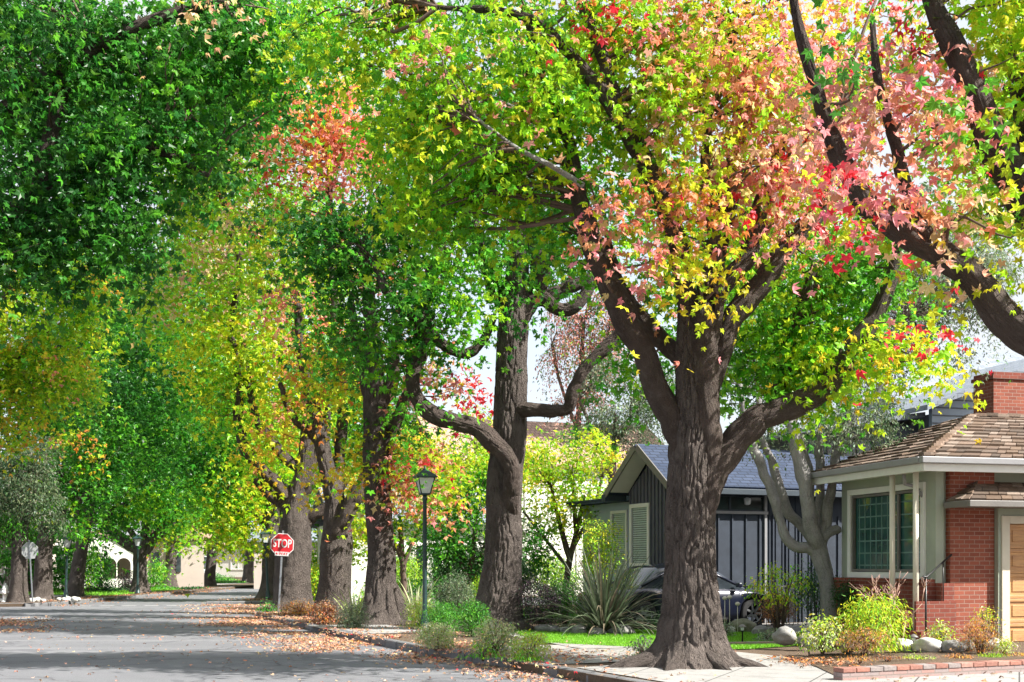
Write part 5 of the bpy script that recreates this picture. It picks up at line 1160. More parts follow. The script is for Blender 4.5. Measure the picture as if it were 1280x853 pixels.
def siding_house():
    r = empty('siding_house', (11.2, 32.0, 0), math.atan2(.25, .97), 'two-storey blue-grey lap siding house rising behind the brick chimney', 'house')
    m = MB()
    m.wall((0, 0, 0), (1, 0, 0), [(0, 0), (8, 0), (8, 7.6), (4.4, 7.4), (0, 5.75)], [[(.85, 4.75), (1.9, 4.75), (1.9, 5.25), (.85, 5.25)]], .15, (0, 1, 0))
    m.build('wall', M['siding'], r)
    m = MB()
    for k in range(34):
        z = .3+k*.21; x1 = 8; x0 = max(0, (z-5.75)/1.65*4.4)+.02
        if 4.70 < z < 5.3: m.box(x0, .84, -.022, -.002, z, z+.03); m.box(1.91, x1, -.022, -.002, z, z+.03)
        elif z < 7.3: m.box(x0, x1, -.022, -.002, z, z+.03)
    m.build('siding_lines', M['siding_dark'], r)
    window_unit(r, (.85, 0, 0), (1, 0, 0), 1.05, 4.75, 5.25, (0, -1, 0), 'siding', 'glass', (), (), .06, .04, name='window')
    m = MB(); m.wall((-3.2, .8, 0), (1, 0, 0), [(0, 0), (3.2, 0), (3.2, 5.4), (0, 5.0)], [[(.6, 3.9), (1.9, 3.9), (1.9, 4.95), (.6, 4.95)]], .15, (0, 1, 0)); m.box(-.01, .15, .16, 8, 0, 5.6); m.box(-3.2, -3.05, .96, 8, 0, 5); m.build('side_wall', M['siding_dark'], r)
    window_unit(r, (-2.6, .8, 0), (1, 0, 0), 1.3, 3.9, 4.95, (0, -1, 0), 'gutter_dark', 'glass', (.33, .66), (), .06, .04, name='window')
    m = MB()
    P = [Vector((-.5, -.55, 5.62)), Vector((4.4, -.55, 7.45)), Vector((4.4, 8, 7.45)), Vector((-.5, 8, 5.62))]
    m.mesh(P+[p+Vector((0, 0, .14)) for p in P], [(3, 2, 1, 0), (4, 5, 6, 7), (0, 1, 5, 4), (1, 2, 6, 5), (2, 3, 7, 6), (3, 0, 4, 7)])
    P = [Vector((4.4, -.55, 7.45)), Vector((9, -.55, 7.6)), Vector((9, 8, 7.6)), Vector((4.4, 8, 7.45))]
    m.mesh(P+[p+Vector((0, 0, .14)) for p in P], [(3, 2, 1, 0), (4, 5, 6, 7), (0, 1, 5, 4), (1, 2, 6, 5), (2, 3, 7, 6), (3, 0, 4, 7)])
    P = [Vector((-3.8, .3, 5.0)), Vector((-.0, .3, 5.55)), Vector((-.0, 8, 5.55)), Vector((-3.8, 8, 5.0))]
    m.mesh(P+[p+Vector((0, 0, .14)) for p in P], [(3, 2, 1, 0), (4, 5, 6, 7), (0, 1, 5, 4), (1, 2, 6, 5), (2, 3, 7, 6), (3, 0, 4, 7)])
    P = [Vector((.6, 3.0, 6.3)), Vector((9, 3.0, 6.3)), Vector((9, 7.5, 8.7)), Vector((2.4, 7.5, 8.7))]
    m.mesh(P+[p+Vector((0, 0, .14)) for p in P], [(3, 2, 1, 0), (4, 5, 6, 7), (0, 1, 5, 4), (1, 2, 6, 5), (2, 3, 7, 6), (3, 0, 4, 7)])
    m.build('roof', M['shingle_pale'], r)
def arch(cx, w, z0, zs, n=10):
    return [(cx-w/2, z0), (cx+w/2, z0)]+[(cx+w/2*math.cos(PI*k/n), zs+w/2*math.sin(PI*k/n)) for k in range(n+1)]
def arched_house():
    d = 72; r = empty('arched_house', (0, 0, 0), .22, 'white stucco house with two arched porch openings behind the wide spreading tree', 'house')
    x = lambda px: (px-640)/F*d
    z = lambda py: CZ+(HY-py)/F*d
    r.location = (x(140), d, 0); X = lambda px: x(px)-x(140)
    m = MB()
    m.wall((0, 0, 0), (1, 0, 0), [(X(104), 0), (X(171), 0), (X(171), z(692)), (X(158), z(682)), (X(140), z(672)), (X(112), z(667)), (X(104), z(667))],
           [arch(X(137), .8, .7, z(706)), arch(X(154), .8, .7, z(706))], .35, (0, 1, 0))
    m.build('wall', M['stucco_white'], r)
    m = MB(); m.box(X(104), X(250), 2.2, 2.3, 0, 3.4); m.box(X(171), X(250), 1.2, 1.3, 0, 3.0); m.build('back_wall', M['stucco_tan'], r)
    m = MB(); m.box(X(62), X(104)-.01, .6, .8, 0, 3.6); m.box(X(50), X(104)-.1, .81, 6, 0, 3.5); m.build('side_wall', M['stucco_white'], r)
    m = MB()
    pr = [(X(171)+.2, z(693)), (X(158), z(683)+.05), (X(140), z(673)+.06), (X(112), z(667)+.08), (X(104)-.2, z(667)+.08)]
    for a, b in zip(pr[:-1], pr[1:]):
        P = [Vector((a[0], -.12, a[1])), Vector((b[0], -.12, b[1])), Vector((b[0], 2.4, b[1])), Vector((a[0], 2.4, a[1]))]
        m.mesh(P+[p+Vector((0, 0, .09)) for p in P], [(3, 2, 1, 0), (4, 5, 6, 7), (0, 1, 5, 4), (1, 2, 6, 5), (2, 3, 7, 6), (3, 0, 4, 7)])
    m.box(X(50), X(104)-.2, .4, 6, 3.6, 3.75); simple_gable(m, X(171)+.4, X(252), 1.4, 7, 3.1, 4.2)
    m.build('roof', M['tile'], r)
    m = MB(); m.box(X(72), X(82), .53, .62, 1.1, 2.4); m.build('window', M['glass'], r)
    m = MB(); m.box(X(186), X(196), 1.12, 1.22, 1.1, 2.3); m.box(X(205), X(222), 1.12, 1.22, 1.1, 2.3); m.build('window', M['glass'], r)
def far_houses():
    # tan house at the left edge
    r = empty('tan_house', GX(-10, 62), .1, 'tan stucco house with a clay roof at the far left edge', 'house')
    m = MB(); m.box(-6, 1.6, 0, 6, 0, 3.0); m.build('wall', M['stucco_tan'], r)
    m = MB(); simple_gable(m, -6, 1.6, 0, 6, 3.0, 4.4); m.build('roof', M['tile'], r)
    window_unit(r, (-.3, 0, 0), (1, 0, 0), .9, 1.1, 2.2, (0, -1, 0), 'white', 'glass', (.5,), (), .07, .05)
    # white house behind the street lamp
    r = empty('white_house', GX(520, 47), .3, 'white house with tall narrow windows glimpsed behind the near street lamp', 'house')
    m = MB(); m.wall((-3, 0, 0), (1, 0, 0), [(0, 0), (6.4, 0), (6.4, 3.2), (0, 3.2)], [[(3.0, .5), (3.35, .5), (3.35, 2.3), (3.0, 2.3)], [(3.7, .5), (4.0, .5), (4.0, 2.3), (3.7, 2.3)], [(1.2, 1.0), (2.0, 1.0), (2.0, 2.2), (1.2, 2.2)]], .15, (0, 1, 0)); m.box(-3, 3.4, .16, 6, 0, 3.19); m.build('wall', M['stucco_white'], r)
    for a, w, z0, z1 in ((0, .35, .5, 2.3), (.7, .3, .5, 2.3), (-1.8, .8, 1.0, 2.2)): window_unit(r, (a, .02, 0), (1, 0, 0), w, z0, z1, (0, -1, 0), 'white', 'glass', (), (.5,), .05, .04)
    m = MB(); simple_gable(m, -3, 3.4, 0, 6, 3.15, 4.6); m.build('roof', M['shingle_pale'], r)
    # tall tiled house in the gap
    r = empty('tiled_house', GX(690, 56), .35, 'tall cream house with a clay tile roof rising behind the maple', 'house')
    m = MB(); m.box(-5, 6.5, 0, 8, 0, 6.2); m.build('wall', M['stucco_white'], r)
    m = MB(); simple_gable(m, -5, 6.5, 0, 8, 6.1, 8.6, axis='x'); m.build('roof', M['tile'], r)
    for k in range(4): window_unit(r, (-3.9+k*2.6, 0, 0), (1, 0, 0), 1.1, 3.8, 5.2, (0, -1, 0), 'white', 'glass', (.5,), (), .08, .05)
    for k in range(4): window_unit(r, (-3.9+k*2.6, 0, 0), (1, 0, 0), 1.1, 1.0, 2.3, (0, -1, 0), 'white', 'glass', (.5,), (), .08, .05)
    r = empty('pale_house', GX(455, 78), .2, 'small pale house far behind the second and third trunks on the right', 'house')
    m = MB(); m.box(-7, 6, 0, 6, 0, 3.0); m.build('wall', M['stucco_tan'], r)
    m = MB(); simple_gable(m, -7, 6, 0, 6, 3.0, 4.6); m.build('roof', M['shingle_pale'], r)
    for k in range(4): window_unit(r, (-5.5+k*3, 0, 0), (1, 0, 0), 1.1, 1.0, 2.2, (0, -1, 0), 'white', 'glass', (.5,), (), .08, .05)
    r = empty('cream_house', GX(300, 135), -.1, 'distant cream house closing the end of the street', 'house')
    m = MB(); m.box(-11, 9, 0, 8, 0, 3.4); m.build('wall', M['stucco_white'], r)
    m = MB(); simple_gable(m, -11, 9, 0, 8, 3.4, 5.2); m.build('roof', M['tile'], r)
    for k in range(5): window_unit(r, (-9+k*4, 0, 0), (1, 0, 0), 1.5, 1.0, 2.4, (0, -1, 0), 'white', 'glass', (.5,), (), .1, .05)

# ================================================================ street furniture
def lamp(px, d, h, label, mat='green_metal', z=.12, lean=0):
    p = GX(px, d, z); r = empty('street_lamp', p, .3, label, 'street lamp', 'black lantern street lamps'); r.rotation_euler.y = lean
    m = MB(); hl = h-.62
    m.lathe([(.13, 0), (.13, .05), (.10, .08), (.085, .30), (.065, .36), (.055, .42), (.048, 1.2), (.044, hl-.12), (.06, hl-.10), (.06, hl-.06), (.045, hl-.04), (.05, hl)], 20); m.build('pole', M[mat], r)
    m = MB(); b, t, z0, z1 = .10, .185, hl+.03, hl+.39
    m.lathe([(.05, hl), (.11, hl+.012), (.11, hl+.03)], 16)
    for sx in (-1, 1):
        for sy in (-1, 1): m.tube([(sx*b, sy*b, z0), (sx*t, sy*t, z1)], .013, 6)
    for q, zz in ((b, z0), (t, z1)):
        for k in range(4):
            a = [(-q, -q), (q, -q), (q, q), (-q, q)]; m.tube([(*a[k], zz), (*a[(k+1) % 4], zz)], .012, 6)
    m.build('lantern_frame', M[mat], r)
    m = MB(); b -= .008; t -= .008
    vs = [(-b, -b, z0), (b, -b, z0), (b, b, z0), (-b, b, z0), (-t, -t, z1), (t, -t, z1), (t, t, z1), (-t, t, z1)]
    m.mesh(vs, [(0, 1, 5, 4), (1, 2, 6, 5), (2, 3, 7, 6), (3, 0, 4, 7), (3, 2, 1, 0), (4, 5, 6, 7)]); m.build('lantern_glass', M['lamp_glass'], r)
    m = MB(); e = .235; vs = [(-e, -e, z1), (e, -e, z1), (e, e, z1), (-e, e, z1), (-e, -e, z1+.025), (e, -e, z1+.025), (e, e, z1+.025), (-e, e, z1+.025)]
    q = .06; vs += [(-q, -q, z1+.17), (q, -q, z1+.17), (q, q, z1+.17), (-q, q, z1+.17)]
    m.mesh(vs, [(3, 2, 1, 0), (0, 1, 5, 4), (1, 2, 6, 5), (2, 3, 7, 6), (3, 0, 4, 7), (4, 5, 9, 8), (5, 6, 10, 9), (6, 7, 11, 10), (7, 4, 8, 11), (8, 9, 10, 11)])
    m.lathe([(.055, z1+.17), (.05, z1+.20), (.02, z1+.21), (.03, z1+.235), (.005, z1+.26)], 12); m.build('lantern_roof', M[mat], r)
def octagon(R, y0, y1, mb, cz=0):
    a = [(R*math.cos(PI/8+k*PI/4), R*math.sin(PI/8+k*PI/4)) for k in range(8)]
    mb.prism([(x, y0, cz+z) for x, z in a], (0, y1-y0, 0))
def text(s, size, mat, parent, loc, name='lettering', bold=.0, ex=.0008):
    c = bpy.data.curves.new('letters', 'FONT'); c.body = s; c.size = size; c.align_x = 'CENTER'; c.align_y = 'CENTER'; c.extrude = ex; c.offset = bold
    t = bpy.data.objects.new('letters', c); COL.objects.link(t); bpy.context.view_layer.update(); me = bpy.data.meshes.new_from_object(t.evaluated_get(bpy.context.evaluated_depsgraph_get())); bpy.data.objects.remove(t); me.materials.clear(); me.materials.append(mat); o = bpy.data.objects.new(name, me); COL.objects.link(o); o.parent = parent; o.location = loc; o.rotation_euler = (PI/2, 0, 0); return o
def stop_sign(px, d, rz, label, zc, lean, z=.12):
    r = empty('stop_sign', GX(px, d, z), rz, label, 'stop sign', 'octagonal stop signs at the crossing'); r.rotation_euler.y = lean
    m = MB(); m.box(-.028, .028, .004, .034, -.1, zc+.42); m.build('post', M['steel'], r, bevel=.006)
    R = .365
    m = MB(); octagon(R, 0, .003, m, zc); m.build('sign_back', M['sign_back'], r)
    m = MB(); octagon(R, -.003, -.0005, m, zc); sp = m.build('sign_panel', M['sign_white'], r)
    m = MB(); octagon(R*.93, -.006, -.0035, m, zc); m.build('red_field', M['sign_red'], r)
    t = text('STOP', .30, M['sign_white'], r, (0, -.0085, zc+.03), bold=.006); t.scale = (.76, 1.12, 1)
    m = MB(); m.box(-.20, .20, -.012, -.009, zc-.33, zc-.21); pl = m.build('plate', M['sign_white'], r)
    text('4-WAY', .115, M['sign_red'], r, (0, -.0145, zc-.27), bold=.003)
    m = MB()
    for zz in (zc-.15, zc+.2): m.lathe([(.012, 0), (.012, .006)], 8, (0, 0, 0))
    return r
def hydrant():
    r = empty('fire_hydrant', GX(7, 46.2, .12), 0, 'small white fire hydrant on the far left corner', 'fire hydrant')
    m = MB(); m.lathe([(.16, 0), (.16, .04), (.12, .05), (.12, .09), (.105, .11), (.105, .46), (.14, .48), (.14, .52), (.12, .54), (.11, .60), (.07, .66), (.03, .69), (.03, .74), (.0, .75)][:-1], 18); m.build('barrel', M['hydrant'], r)
    for dx, dy, rr in ((1, 0, .055), (-1, 0, .055), (0, -1, .075)):
        m = MB(); m.tube([(dx*.08, dy*.08, .38), (dx*.17, dy*.17, .38), (dx*.175, dy*.175, .38), (dx*.21, dy*.21, .38)], [rr, rr, rr*1.25, rr*1.2], 12); m.build('outlet', M['hydrant'], r)

# ================================================================ vehicles
def car(name, px, d, rz, label, paint, L=4.5, Wd=1.76, H=1.45, kind='sedan', cat='car'):
    r = empty(name, GX(px, d, .13), rz, label, cat, 'parked vehicles')
    hl = L/2
    if kind == 'sedan':
        belt = [(-hl, .62), (-hl+.12, .84), (-hl+.9, .93), (0, .92), (hl-1.25, .90), (hl-.55, .80), (hl-.12, .66), (hl, .5)]
        roof = [(-hl+.75, .93), (-hl+1.35, H-.06), (-.35, H), (.35, H-.03), (1.25, .92)]
    elif kind == 'suv':
        belt = [(-hl, .7), (-hl+.08, 1.0), (-hl+.9, 1.02), (0, 1.0), (hl-1.2, .98), (hl-.5, .9), (hl-.1, .75), (hl, .55)]
        roof = [(-hl+.12, 1.0), (-hl+.45, H-.05), (-.4, H), (.45, H-.05), (1.2, .98)]
    else:
        belt = [(-hl, .8), (-hl+.05, 1.1), (-hl+.9, 1.1), (0, 1.1), (hl-.9, 1.08), (hl-.4, .98), (hl-.08, .8), (hl, .55)]
        roof = [(-hl+.06, 1.1), (-hl+.15, H-.03), (-.4, H), (hl-1.7, H-.04), (hl-.85, 1.08)]
    def interp(P, x):
        for (x0, z0), (x1, z1) in zip(P[:-1], P[1:]):
            if x0 <= x <= x1: t = (x-x0)/(x1-x0); t = t*t*(3-2*t)*.4+t*.6; return z0+(z1-z0)*t
        return P[-1][1]
    # lower body: grid loft, wheel arches cut by raising the sill
    wx = (-hl+.85, hl-.85); rw = .33; xs = np.linspace(-hl, hl, 90); m = MB(); rows = []
    for x in xs:
        e = abs(x)/hl; wd = Wd/2*(1-.16*max(0, (e-.72)/.28)**2.2); zb = .20+.08*max(0, (e-.85)/.15)
        for w in wx:
            dx = abs(x-w)
            if dx < rw+.05: zb = max(zb, math.sqrt(max(0, (rw+.05)**2-dx*dx))+.31)
        zt = interp(belt, x); zb = min(zb, zt-.06)
        pr = [(0, zb), (wd*.93, zb), (wd*.985, zb+(zt-zb)*.25), (wd, zb+(zt-zb)*.62), (wd*.965, zb+(zt-zb)*.88), (wd*.88, zt), (wd*.5, zt+.025), (0, zt+.035)]
        rows.append([(x, -y, z) for y, z in pr]+[(x, y, z) for y, z in pr[::-1][1:-1]])
    n = len(rows[0]); vs = [v for rr in rows for v in rr]; fs = []
    for i in range(len(rows)-1):
        for k in range(n): fs.append((i*n+k, i*n+(k+1) % n, (i+1)*n+(k+1) % n, (i+1)*n+k))
    fs.append(tuple(range(n))[::-1]); fs.append(tuple((len(rows)-1)*n+k for k in range(n)))
    m.mesh(vs, fs, smooth=True); body = m.build('body', M[paint], r)
    # cabin
    xr = np.linspace(roof[0][0], roof[-1][0], 30); m = MB(); rows = []
    for x in xr:
        zt = interp(roof, x); zb = interp(belt, x)-.03; zt = max(zt, zb+.02); f = (zt-zb)/(H-.9)
        w0 = Wd/2*.90; w1 = Wd/2*(.90-.17*min(1, f))
        rows.append([(x, -w0, zb), (x, -(w0*.45+w1*.55), zb+(zt-zb)*.55), (x, -w1, zt-.05*min(1, f)), (x, -w1*.8, zt), (x, 0, zt+.015), (x, w1*.8, zt), (x, w1, zt-.05*min(1, f)), (x, (w0*.45+w1*.55), zb+(zt-zb)*.55), (x, w0, zb)])
    n = 9; vs = [v for rr in rows for v in rr]; fs = [(i*n+k, i*n+k+1, (i+1)*n+k+1, (i+1)*n+k) for i in range(len(rows)-1) for k in range(n-1)]
    m.mesh(vs, fs, smooth=True); m.build('windows', M['car_glass'], r)
    # roof skin and pillars
    m = MB(); sub = [rr for rr, x in zip(rows, xr) if interp(roof, x) > H-.12]; n = 5
    vs = [(v[0], v[1], v[2]+.008) for rr in sub for v in rr[2:7]]; fs = [(i*n+k, i*n+k+1, (i+1)*n+k+1, (i+1)*n+k) for i in range(len(sub)-1) for k in range(n-1)]
    m.mesh(vs, fs, smooth=True)
    for s in (-1, 1):
        for rr_, off in ((rows[1:12], 0), (rows[-13:-1], 0)):
            a, b = (rr_[0], rr_[-1]); m.tube([(a[2][0], s*abs(a[2][1]), a[2][2]), (b[2][0], s*abs(b[2][1]), b[2][2])], .035, 6)
        mid = rows[14]; m.tube([(mid[0][0], s*abs(mid[0][1]), mid[0][2]), (mid[0][0]-.05, s*abs(mid[2][1]), mid[2][2])], .035, 6)
    m.build('roof', M[paint], r)
    for w in wx:
        for s in (-1, 1):
            m = MB(); y0, y1 = s*(Wd/2-.20), s*(Wd/2-.01); seg = 28; pr = [(.21, y1), (.30, y1), (.33, y1*.985), (.33, y0), (.2, y0)]
            vs = []; fs = []
            for (rr_, y) in pr:
                for k in range(seg): a = 2*PI*k/seg; vs.append((w+rr_*math.cos(a), y, .33+rr_*math.sin(a)))
            for i in range(len(pr)-1):
                for k in range(seg): fs.append((i*seg+k, i*seg+(k+1) % seg, (i+1)*seg+(k+1) % seg, (i+1)*seg+k))
            m.mesh(vs, fs, smooth=True); wh = m.build('wheel', M['tyre'], r)
            m = MB(); yy = y1-s*.015
            for k in range(7):
                a = 2*PI*k/7; c, q = math.cos(a), math.sin(a)
                m.prism([(w+c*.03-q*.03, yy, .33+q*.03+c*.03), (w+c*.21-q*.022, yy, .33+q*.21+c*.022), (w+c*.21+q*.022, yy, .33+q*.21-c*.022), (w+c*.03+q*.03, yy, .33+q*.03-c*.03)], (0, -s*.03, 0))
            ring = [(w+.215*math.cos(2*PI*k/20), yy, .33+.215*math.sin(2*PI*k/20)) for k in range(21)]; m.tube(ring, .014, 6); m.build('rim', M['rim'], wh)
    for s in (-1, 1):
        m = MB(); m.obox((hl-.30, s*(Wd/2-.36)-.12, .60), (.26, 0, -.03), (0, .24, 0), (0, 0, .13)); m.build('headlight', M['lens'], r, bevel=.03)
        m = MB(); m.obox((-hl+.0, s*(Wd/2-.30)-.12, .64), (.16, 0, 0), (0, .26, 0), (.02, 0, .16)); m.build('tail_light', M['red_lens'], r, bevel=.02)
        m = MB(); m.obox((.95, s*(Wd/2+.05)-.07, .93), (.1, 0, 0), (0, .16, 0), (0, 0, .11)); m.build('mirror', M[paint], r, bevel=.025)
        for x in (-.75, .25):
            m = MB(); m.box(x, x+.17, min(s*(Wd/2-.01), s*(Wd/2+.02)), max(s*(Wd/2-.01), s*(Wd/2+.02)), .80, .825); m.build('door_handle', M['rim'], r)
    m = MB(); m.box(hl-.06, hl+.03, -.62, .62, .25, .36); m.box(-hl-.03, -hl+.06, -.62, .62, .28, .4); m.build('bumper', M['tyre'], r, bevel=.02)
    return r
# ================================================================ planting and stones
def bush(name, px, py, d, rx, ry, label, pal, size=.05, tpl='oval', n=None, lai=3.0, mat='leaf_dull', stems=14, cat='shrub', spr=None, group=None, z=.14, ry_m=None, droop=.3, updir=.7, lean=0, per=20, coh=.7, hmul=1.0):
    """px,py: centre of the foliage in the photo; rx, ry in photo pixels"""
    d = d or 1500*(1.6-z)/(py+ry-705)
    c = W(px, py, d); base = Vector((c.x, d, z)); r = empty(name, base, 0, label, cat, group)
    a = rx*d/F; b = ry*d/F; rng = np.random.default_rng(int(px*7+py)); L = Leaves(base, tpl)
    sp = size*F/d; k = n or int(lai*PI*rx*ry/(AREA[tpl]*.62*sp*sp))
    L.cloud(c, (a*.92, (ry_m or min(a, .9)), b*.92*hmul), min(k, 9000), size, pal, rng, per=per, spr=spr or max(size*1.6, a*.16), coh=coh, droop=droop, updir=updir, shell=.45)
    # keep leaves above the soil
    V = np.concatenate(L.V); dz = np.minimum(0, V[:, :, 2].min(axis=1)-z-.01); V[:, :, 2] -= dz[:, None]; L.V = [V]
    L.build('foliage', M[mat], r)
    sps = np.concatenate(L.sp); m = MB(); n2 = min(stems, len(sps))
    for i in rng.choice(len(sps), n2, replace=False):
        e = Vector(sps[i])-base; e.z = max(e.z, .05); q = Vector((e.x*.35, e.y*.35, e.z*.55)); rr = .012 if d < 30 else .02
        m.tube([(e.x*.08, e.y*.08, -.03), q, e], [rr, rr*.8, rr*.35], 6)
    m.build('stem', M['twig'], r)
    return r
def flax(px, pybase, d, n, length, label, cols, seed=1, wd=.045, spread=.9, z=.13, cat='flax plant'):
    rng = np.random.default_rng(seed); base = GX(px, d, z); r = empty('flax_plant', base, 0, label, cat)
    V = []; Q = []; Cc = []; nv = 0; S = 9
    for i in range(n):
        a = rng.uniform(0, 2*PI); L = length*rng.uniform(.55, 1.1); el = math.radians(rng.uniform(90-58*spread, 86)); r0 = rng.uniform(0, .16)
        bend = rng.uniform(.1, .9)*(1.3-math.sin(el))*1.6; w = wd*rng.uniform(.7, 1.2); col = np.array(cols[rng.integers(len(cols))])*rng.uniform(.7, 1.25)
        p = np.array([math.cos(a)*r0, math.sin(a)*r0, 0.]); t = el; az = a+rng.normal()*.2; side = np.array([-math.sin(az), math.cos(az), 0]); tw = rng.normal()*.5
        for k in range(S+1):
            f = k/S; ww = w*(1-f**2.2)*(.6+.4*min(1, f*5))*.5+.001
            sd = side*math.cos(tw*f)+np.array([0, 0, 1])*math.sin(tw*f)*.6
            nrm = np.array([-math.cos(az)*math.sin(t), -math.sin(az)*math.sin(t), math.cos(t)])
            V += [p-sd*ww+nrm*.18*ww, p, p+sd*ww+nrm*.18*ww]
            if k < S:
                b = nv+k*3; Q += [(b, b+1, b+4, b+3), (b+1, b+2, b+5, b+4)]; Cc += [col, col*1.12]
            p = p+np.array([math.cos(az)*math.cos(t), math.sin(az)*math.cos(t), math.sin(t)])*L/S; t -= bend/S*(1+f*2)
        nv += (S+1)*3
    link('blades', raw_mesh('blades', np.array(V), 4, np.array(Q), fcol=np.array(Cc).clip(0, .8), smooth=False), M['leaf_dull'], r)
    m = MB(); m.lathe([(.17, -.05), (.15, .04), (.09, .12)], 10); m.build('crown_base', M['twig'], r); return r
def rock(px, d, rx, ry, label, mat='stone', seed=0, z=.12, group='garden boulders', sub=4):
    import bmesh
    bm = bmesh.new(); bmesh.ops.create_icosphere(bm, subdivisions=sub, radius=1)
    co = np.array([v.co[:] for v in bm.verts]); rs = np.random.default_rng(seed+int(px))
    n = 1+.38*(fbm(co*1.1+seed*3.7+px*.1, seed, 3)-.5)*2+.07*(fbm(co*5+seed, seed+2, 2)-.5)*2
    for k in range(7):
        u = unit(rs.normal(size=3)); q = co@u; n = np.where(q*n > .78, .78/np.maximum(q, .3)*.5+n*.5, n)
    a = rx*d/F; b = ry*d/F; th = rs.uniform(0, PI); c, s = math.cos(th), math.sin(th)
    co = co*n[:, None]; co = np.stack([(co[:, 0]*c-co[:, 1]*s)*a, (co[:, 0]*s+co[:, 1]*c)*a*rs.uniform(.7, 1), co[:, 2]*b], 1)
    for v, p in zip(bm.verts, co): v.co = p
    for f in bm.faces: f.smooth = True
    me = bpy.data.meshes.new('boulder'); bm.to_mesh(me); bm.free()
    p = GX(px, d, z+b*.55); o = link('boulder', me, M[mat]); o.location = p; return tag(o, label, 'rock', group)
def path_light(px, d, label):
    r = empty('path_light', GX(px, d, .13), 0, label, 'path light', 'small garden path lights')
    m = MB(); m.lathe([(.015, -.05), (.015, .22), (.03, .23), (.03, .25)], 10); m.build('stake', M['black_metal'], r)
    m = MB(); m.lathe([(.03, .25), (.034, .31)], 10); m.build('lens', M['lamp_glass'], r)
    m = MB(); m.lathe([(.075, .31), (.07, .325), (.02, .36), (.005, .365)], 14); m.build('cap', M['gutter_dark'], r)
def garden():
    brick_house(); dark_house(); siding_house(); arched_house(); far_houses()
    lamp(531, 26.6, 3.62, 'nearest lantern street lamp, dark green pole standing among shrubs')
    lamp(335, 50, 2.95, 'street lamp just left of the red stop sign', 'green_metal', lean=-.04)
    lamp(82, 51, 2.75, 'street lamp leaning beside the pale-flanked trunk on the left corner', lean=.03)
    lamp(172, 59.5, 2.95, 'street lamp against the trunk of the wide spreading tree')
    lamp(249, 76, 2.95, 'farthest street lamp, right of the white van')
    s = stop_sign(348, 35.6, .12, 'red octagonal stop sign facing the camera in front of a trunk', 2.05, .055)
    s2 = stop_sign(41, 46.0, PI+.1, 'stop sign turned away showing its blank grey back, far left corner', 2.12, .055); s2.scale = (.9, .9, .94)
    hydrant()
    car('parked_car', 850, 27.9, math.atan2(.39, .92), 'dark blue car parked in the driveway behind the huge furrowed trunk', 'car_blue', 4.6, 1.78, 1.47)
    car('parked_car', 452, 52, .25, 'silver car glimpsed between the trunks right of the stop sign', 'car_silver', 4.5, 1.75, 1.45)
    car('parked_van', 222, 84, -2.2, 'white van parked far down the street between leaning trunks', 'car_white', 5.0, 1.9, 2.05, 'van', 'van')
    # brick planter edging and garden path edge
    r = empty('planter_wall', (4.16, 15.1, 0), .41, 'low pink and grey brick edging wall round the right garden bed', 'brick edging'); m = MB()
    rs = random.Random(8)
    m.box(0, 7, .0, .18, 0, .225); pw = m.build('courses', M['paver'], r)
    m = MB()
    for k in range(32): m.box(k*.215+.004, k*.215+.207, -.012, .19, .228, .285+rs.uniform(-.004, .004), (rs.choice([(.36, .17, .13), (.28, .24, .23), (.38, .22, .18), (.30, .15, .12)])))
    m.build('coping', M['shake'], r, bevel=.006)
    m = MB(); m.poly([(4.2, 15.28, .14), (5.2, 15.75, .22), (10.6, 18.1, .24), (10.3, 20.8, .28), (7.2, 20.2, .26), (6.3, 21.5, .18), (5.1, 20.6, .145), (4.35, 17.4, .145)]); tag(m.build('garden_bed', M['soil']), kind='structure')
    r = empty('lawn_edging', (2.75, 21.1, 0), math.atan2(.25, .97), 'low brick edging along the front of the lawn', 'brick edging'); m = MB(); m.box(0, 3.4, 0, .12, .1, .2); m.build('courses', M['paver'], r)
    # boulders
    for k, (px, d, rx, ry, mt, lab) in enumerate([
        (981, 20.6, 14, 12, 'stone', 'grey pointed boulder at the left end of the right garden bed'), (1008, 20.4, 11, 8, 'stone', 'small bluish grey boulder under the yellow-green shrub'),
        (1060, 18.8, 12, 11, 'stone', 'dark rounded boulder between the yellow-green and the bare-twigged shrubs'), (1160, 18.5, 19, 12, 'stone_pale', 'largest pale round boulder below the brick pier'),
        (1190, 18.4, 15, 9, 'stone', 'dark flat boulder right of the largest pale boulder'), (1130, 18.7, 14, 9, 'stone_pale', 'pale boulder left of the largest pale boulder'), (1208, 18.6, 10, 8, 'stone', 'small grey boulder before the rusty dry shrub'),
        (1243, 18.7, 12, 9, 'stone_pale', 'pale boulder at the foot of the garage door trim'), (1035, 19.0, 17, 8, 'stone', 'low dark boulder at the corner of the brick edging'), (1012, 19.3, 9, 6, 'stone', 'smallest grey stone by the bed corner'),
        (930, 25.6, 17, 13, 'stone_moss', 'big mossy boulder in the lawn right of the huge trunk'), (912, 25.4, 9, 7, 'stone_pale', 'small pale stone beside the mossy boulder'), (972, 24.2, 16, 8, 'stone_moss', 'low mossy stone under the leafy shrub by the silver tree'), (950, 24.8, 12, 8, 'stone', 'rough stone between the mossy boulder and the leafy shrub'),
        (724, 25.0, 10, 8, 'stone', 'small round stone at the left foot of the flax clump'), (747, 24.7, 12, 6, 'stone', 'flat stone at the centre foot of the flax clump'), (777, 24.9, 19, 8, 'stone', 'broad stone at the right foot of the flax clump'), (685, 25.8, 18, 7, 'stone', 'grey stone under the dark purple shrub'), (708, 25.4, 8, 6, 'stone_pale', 'pale stone left of the flax clump')]):
        rock(px, d, rx, ry, lab, mt, k, z=.26 if d < 20.7 else .12)
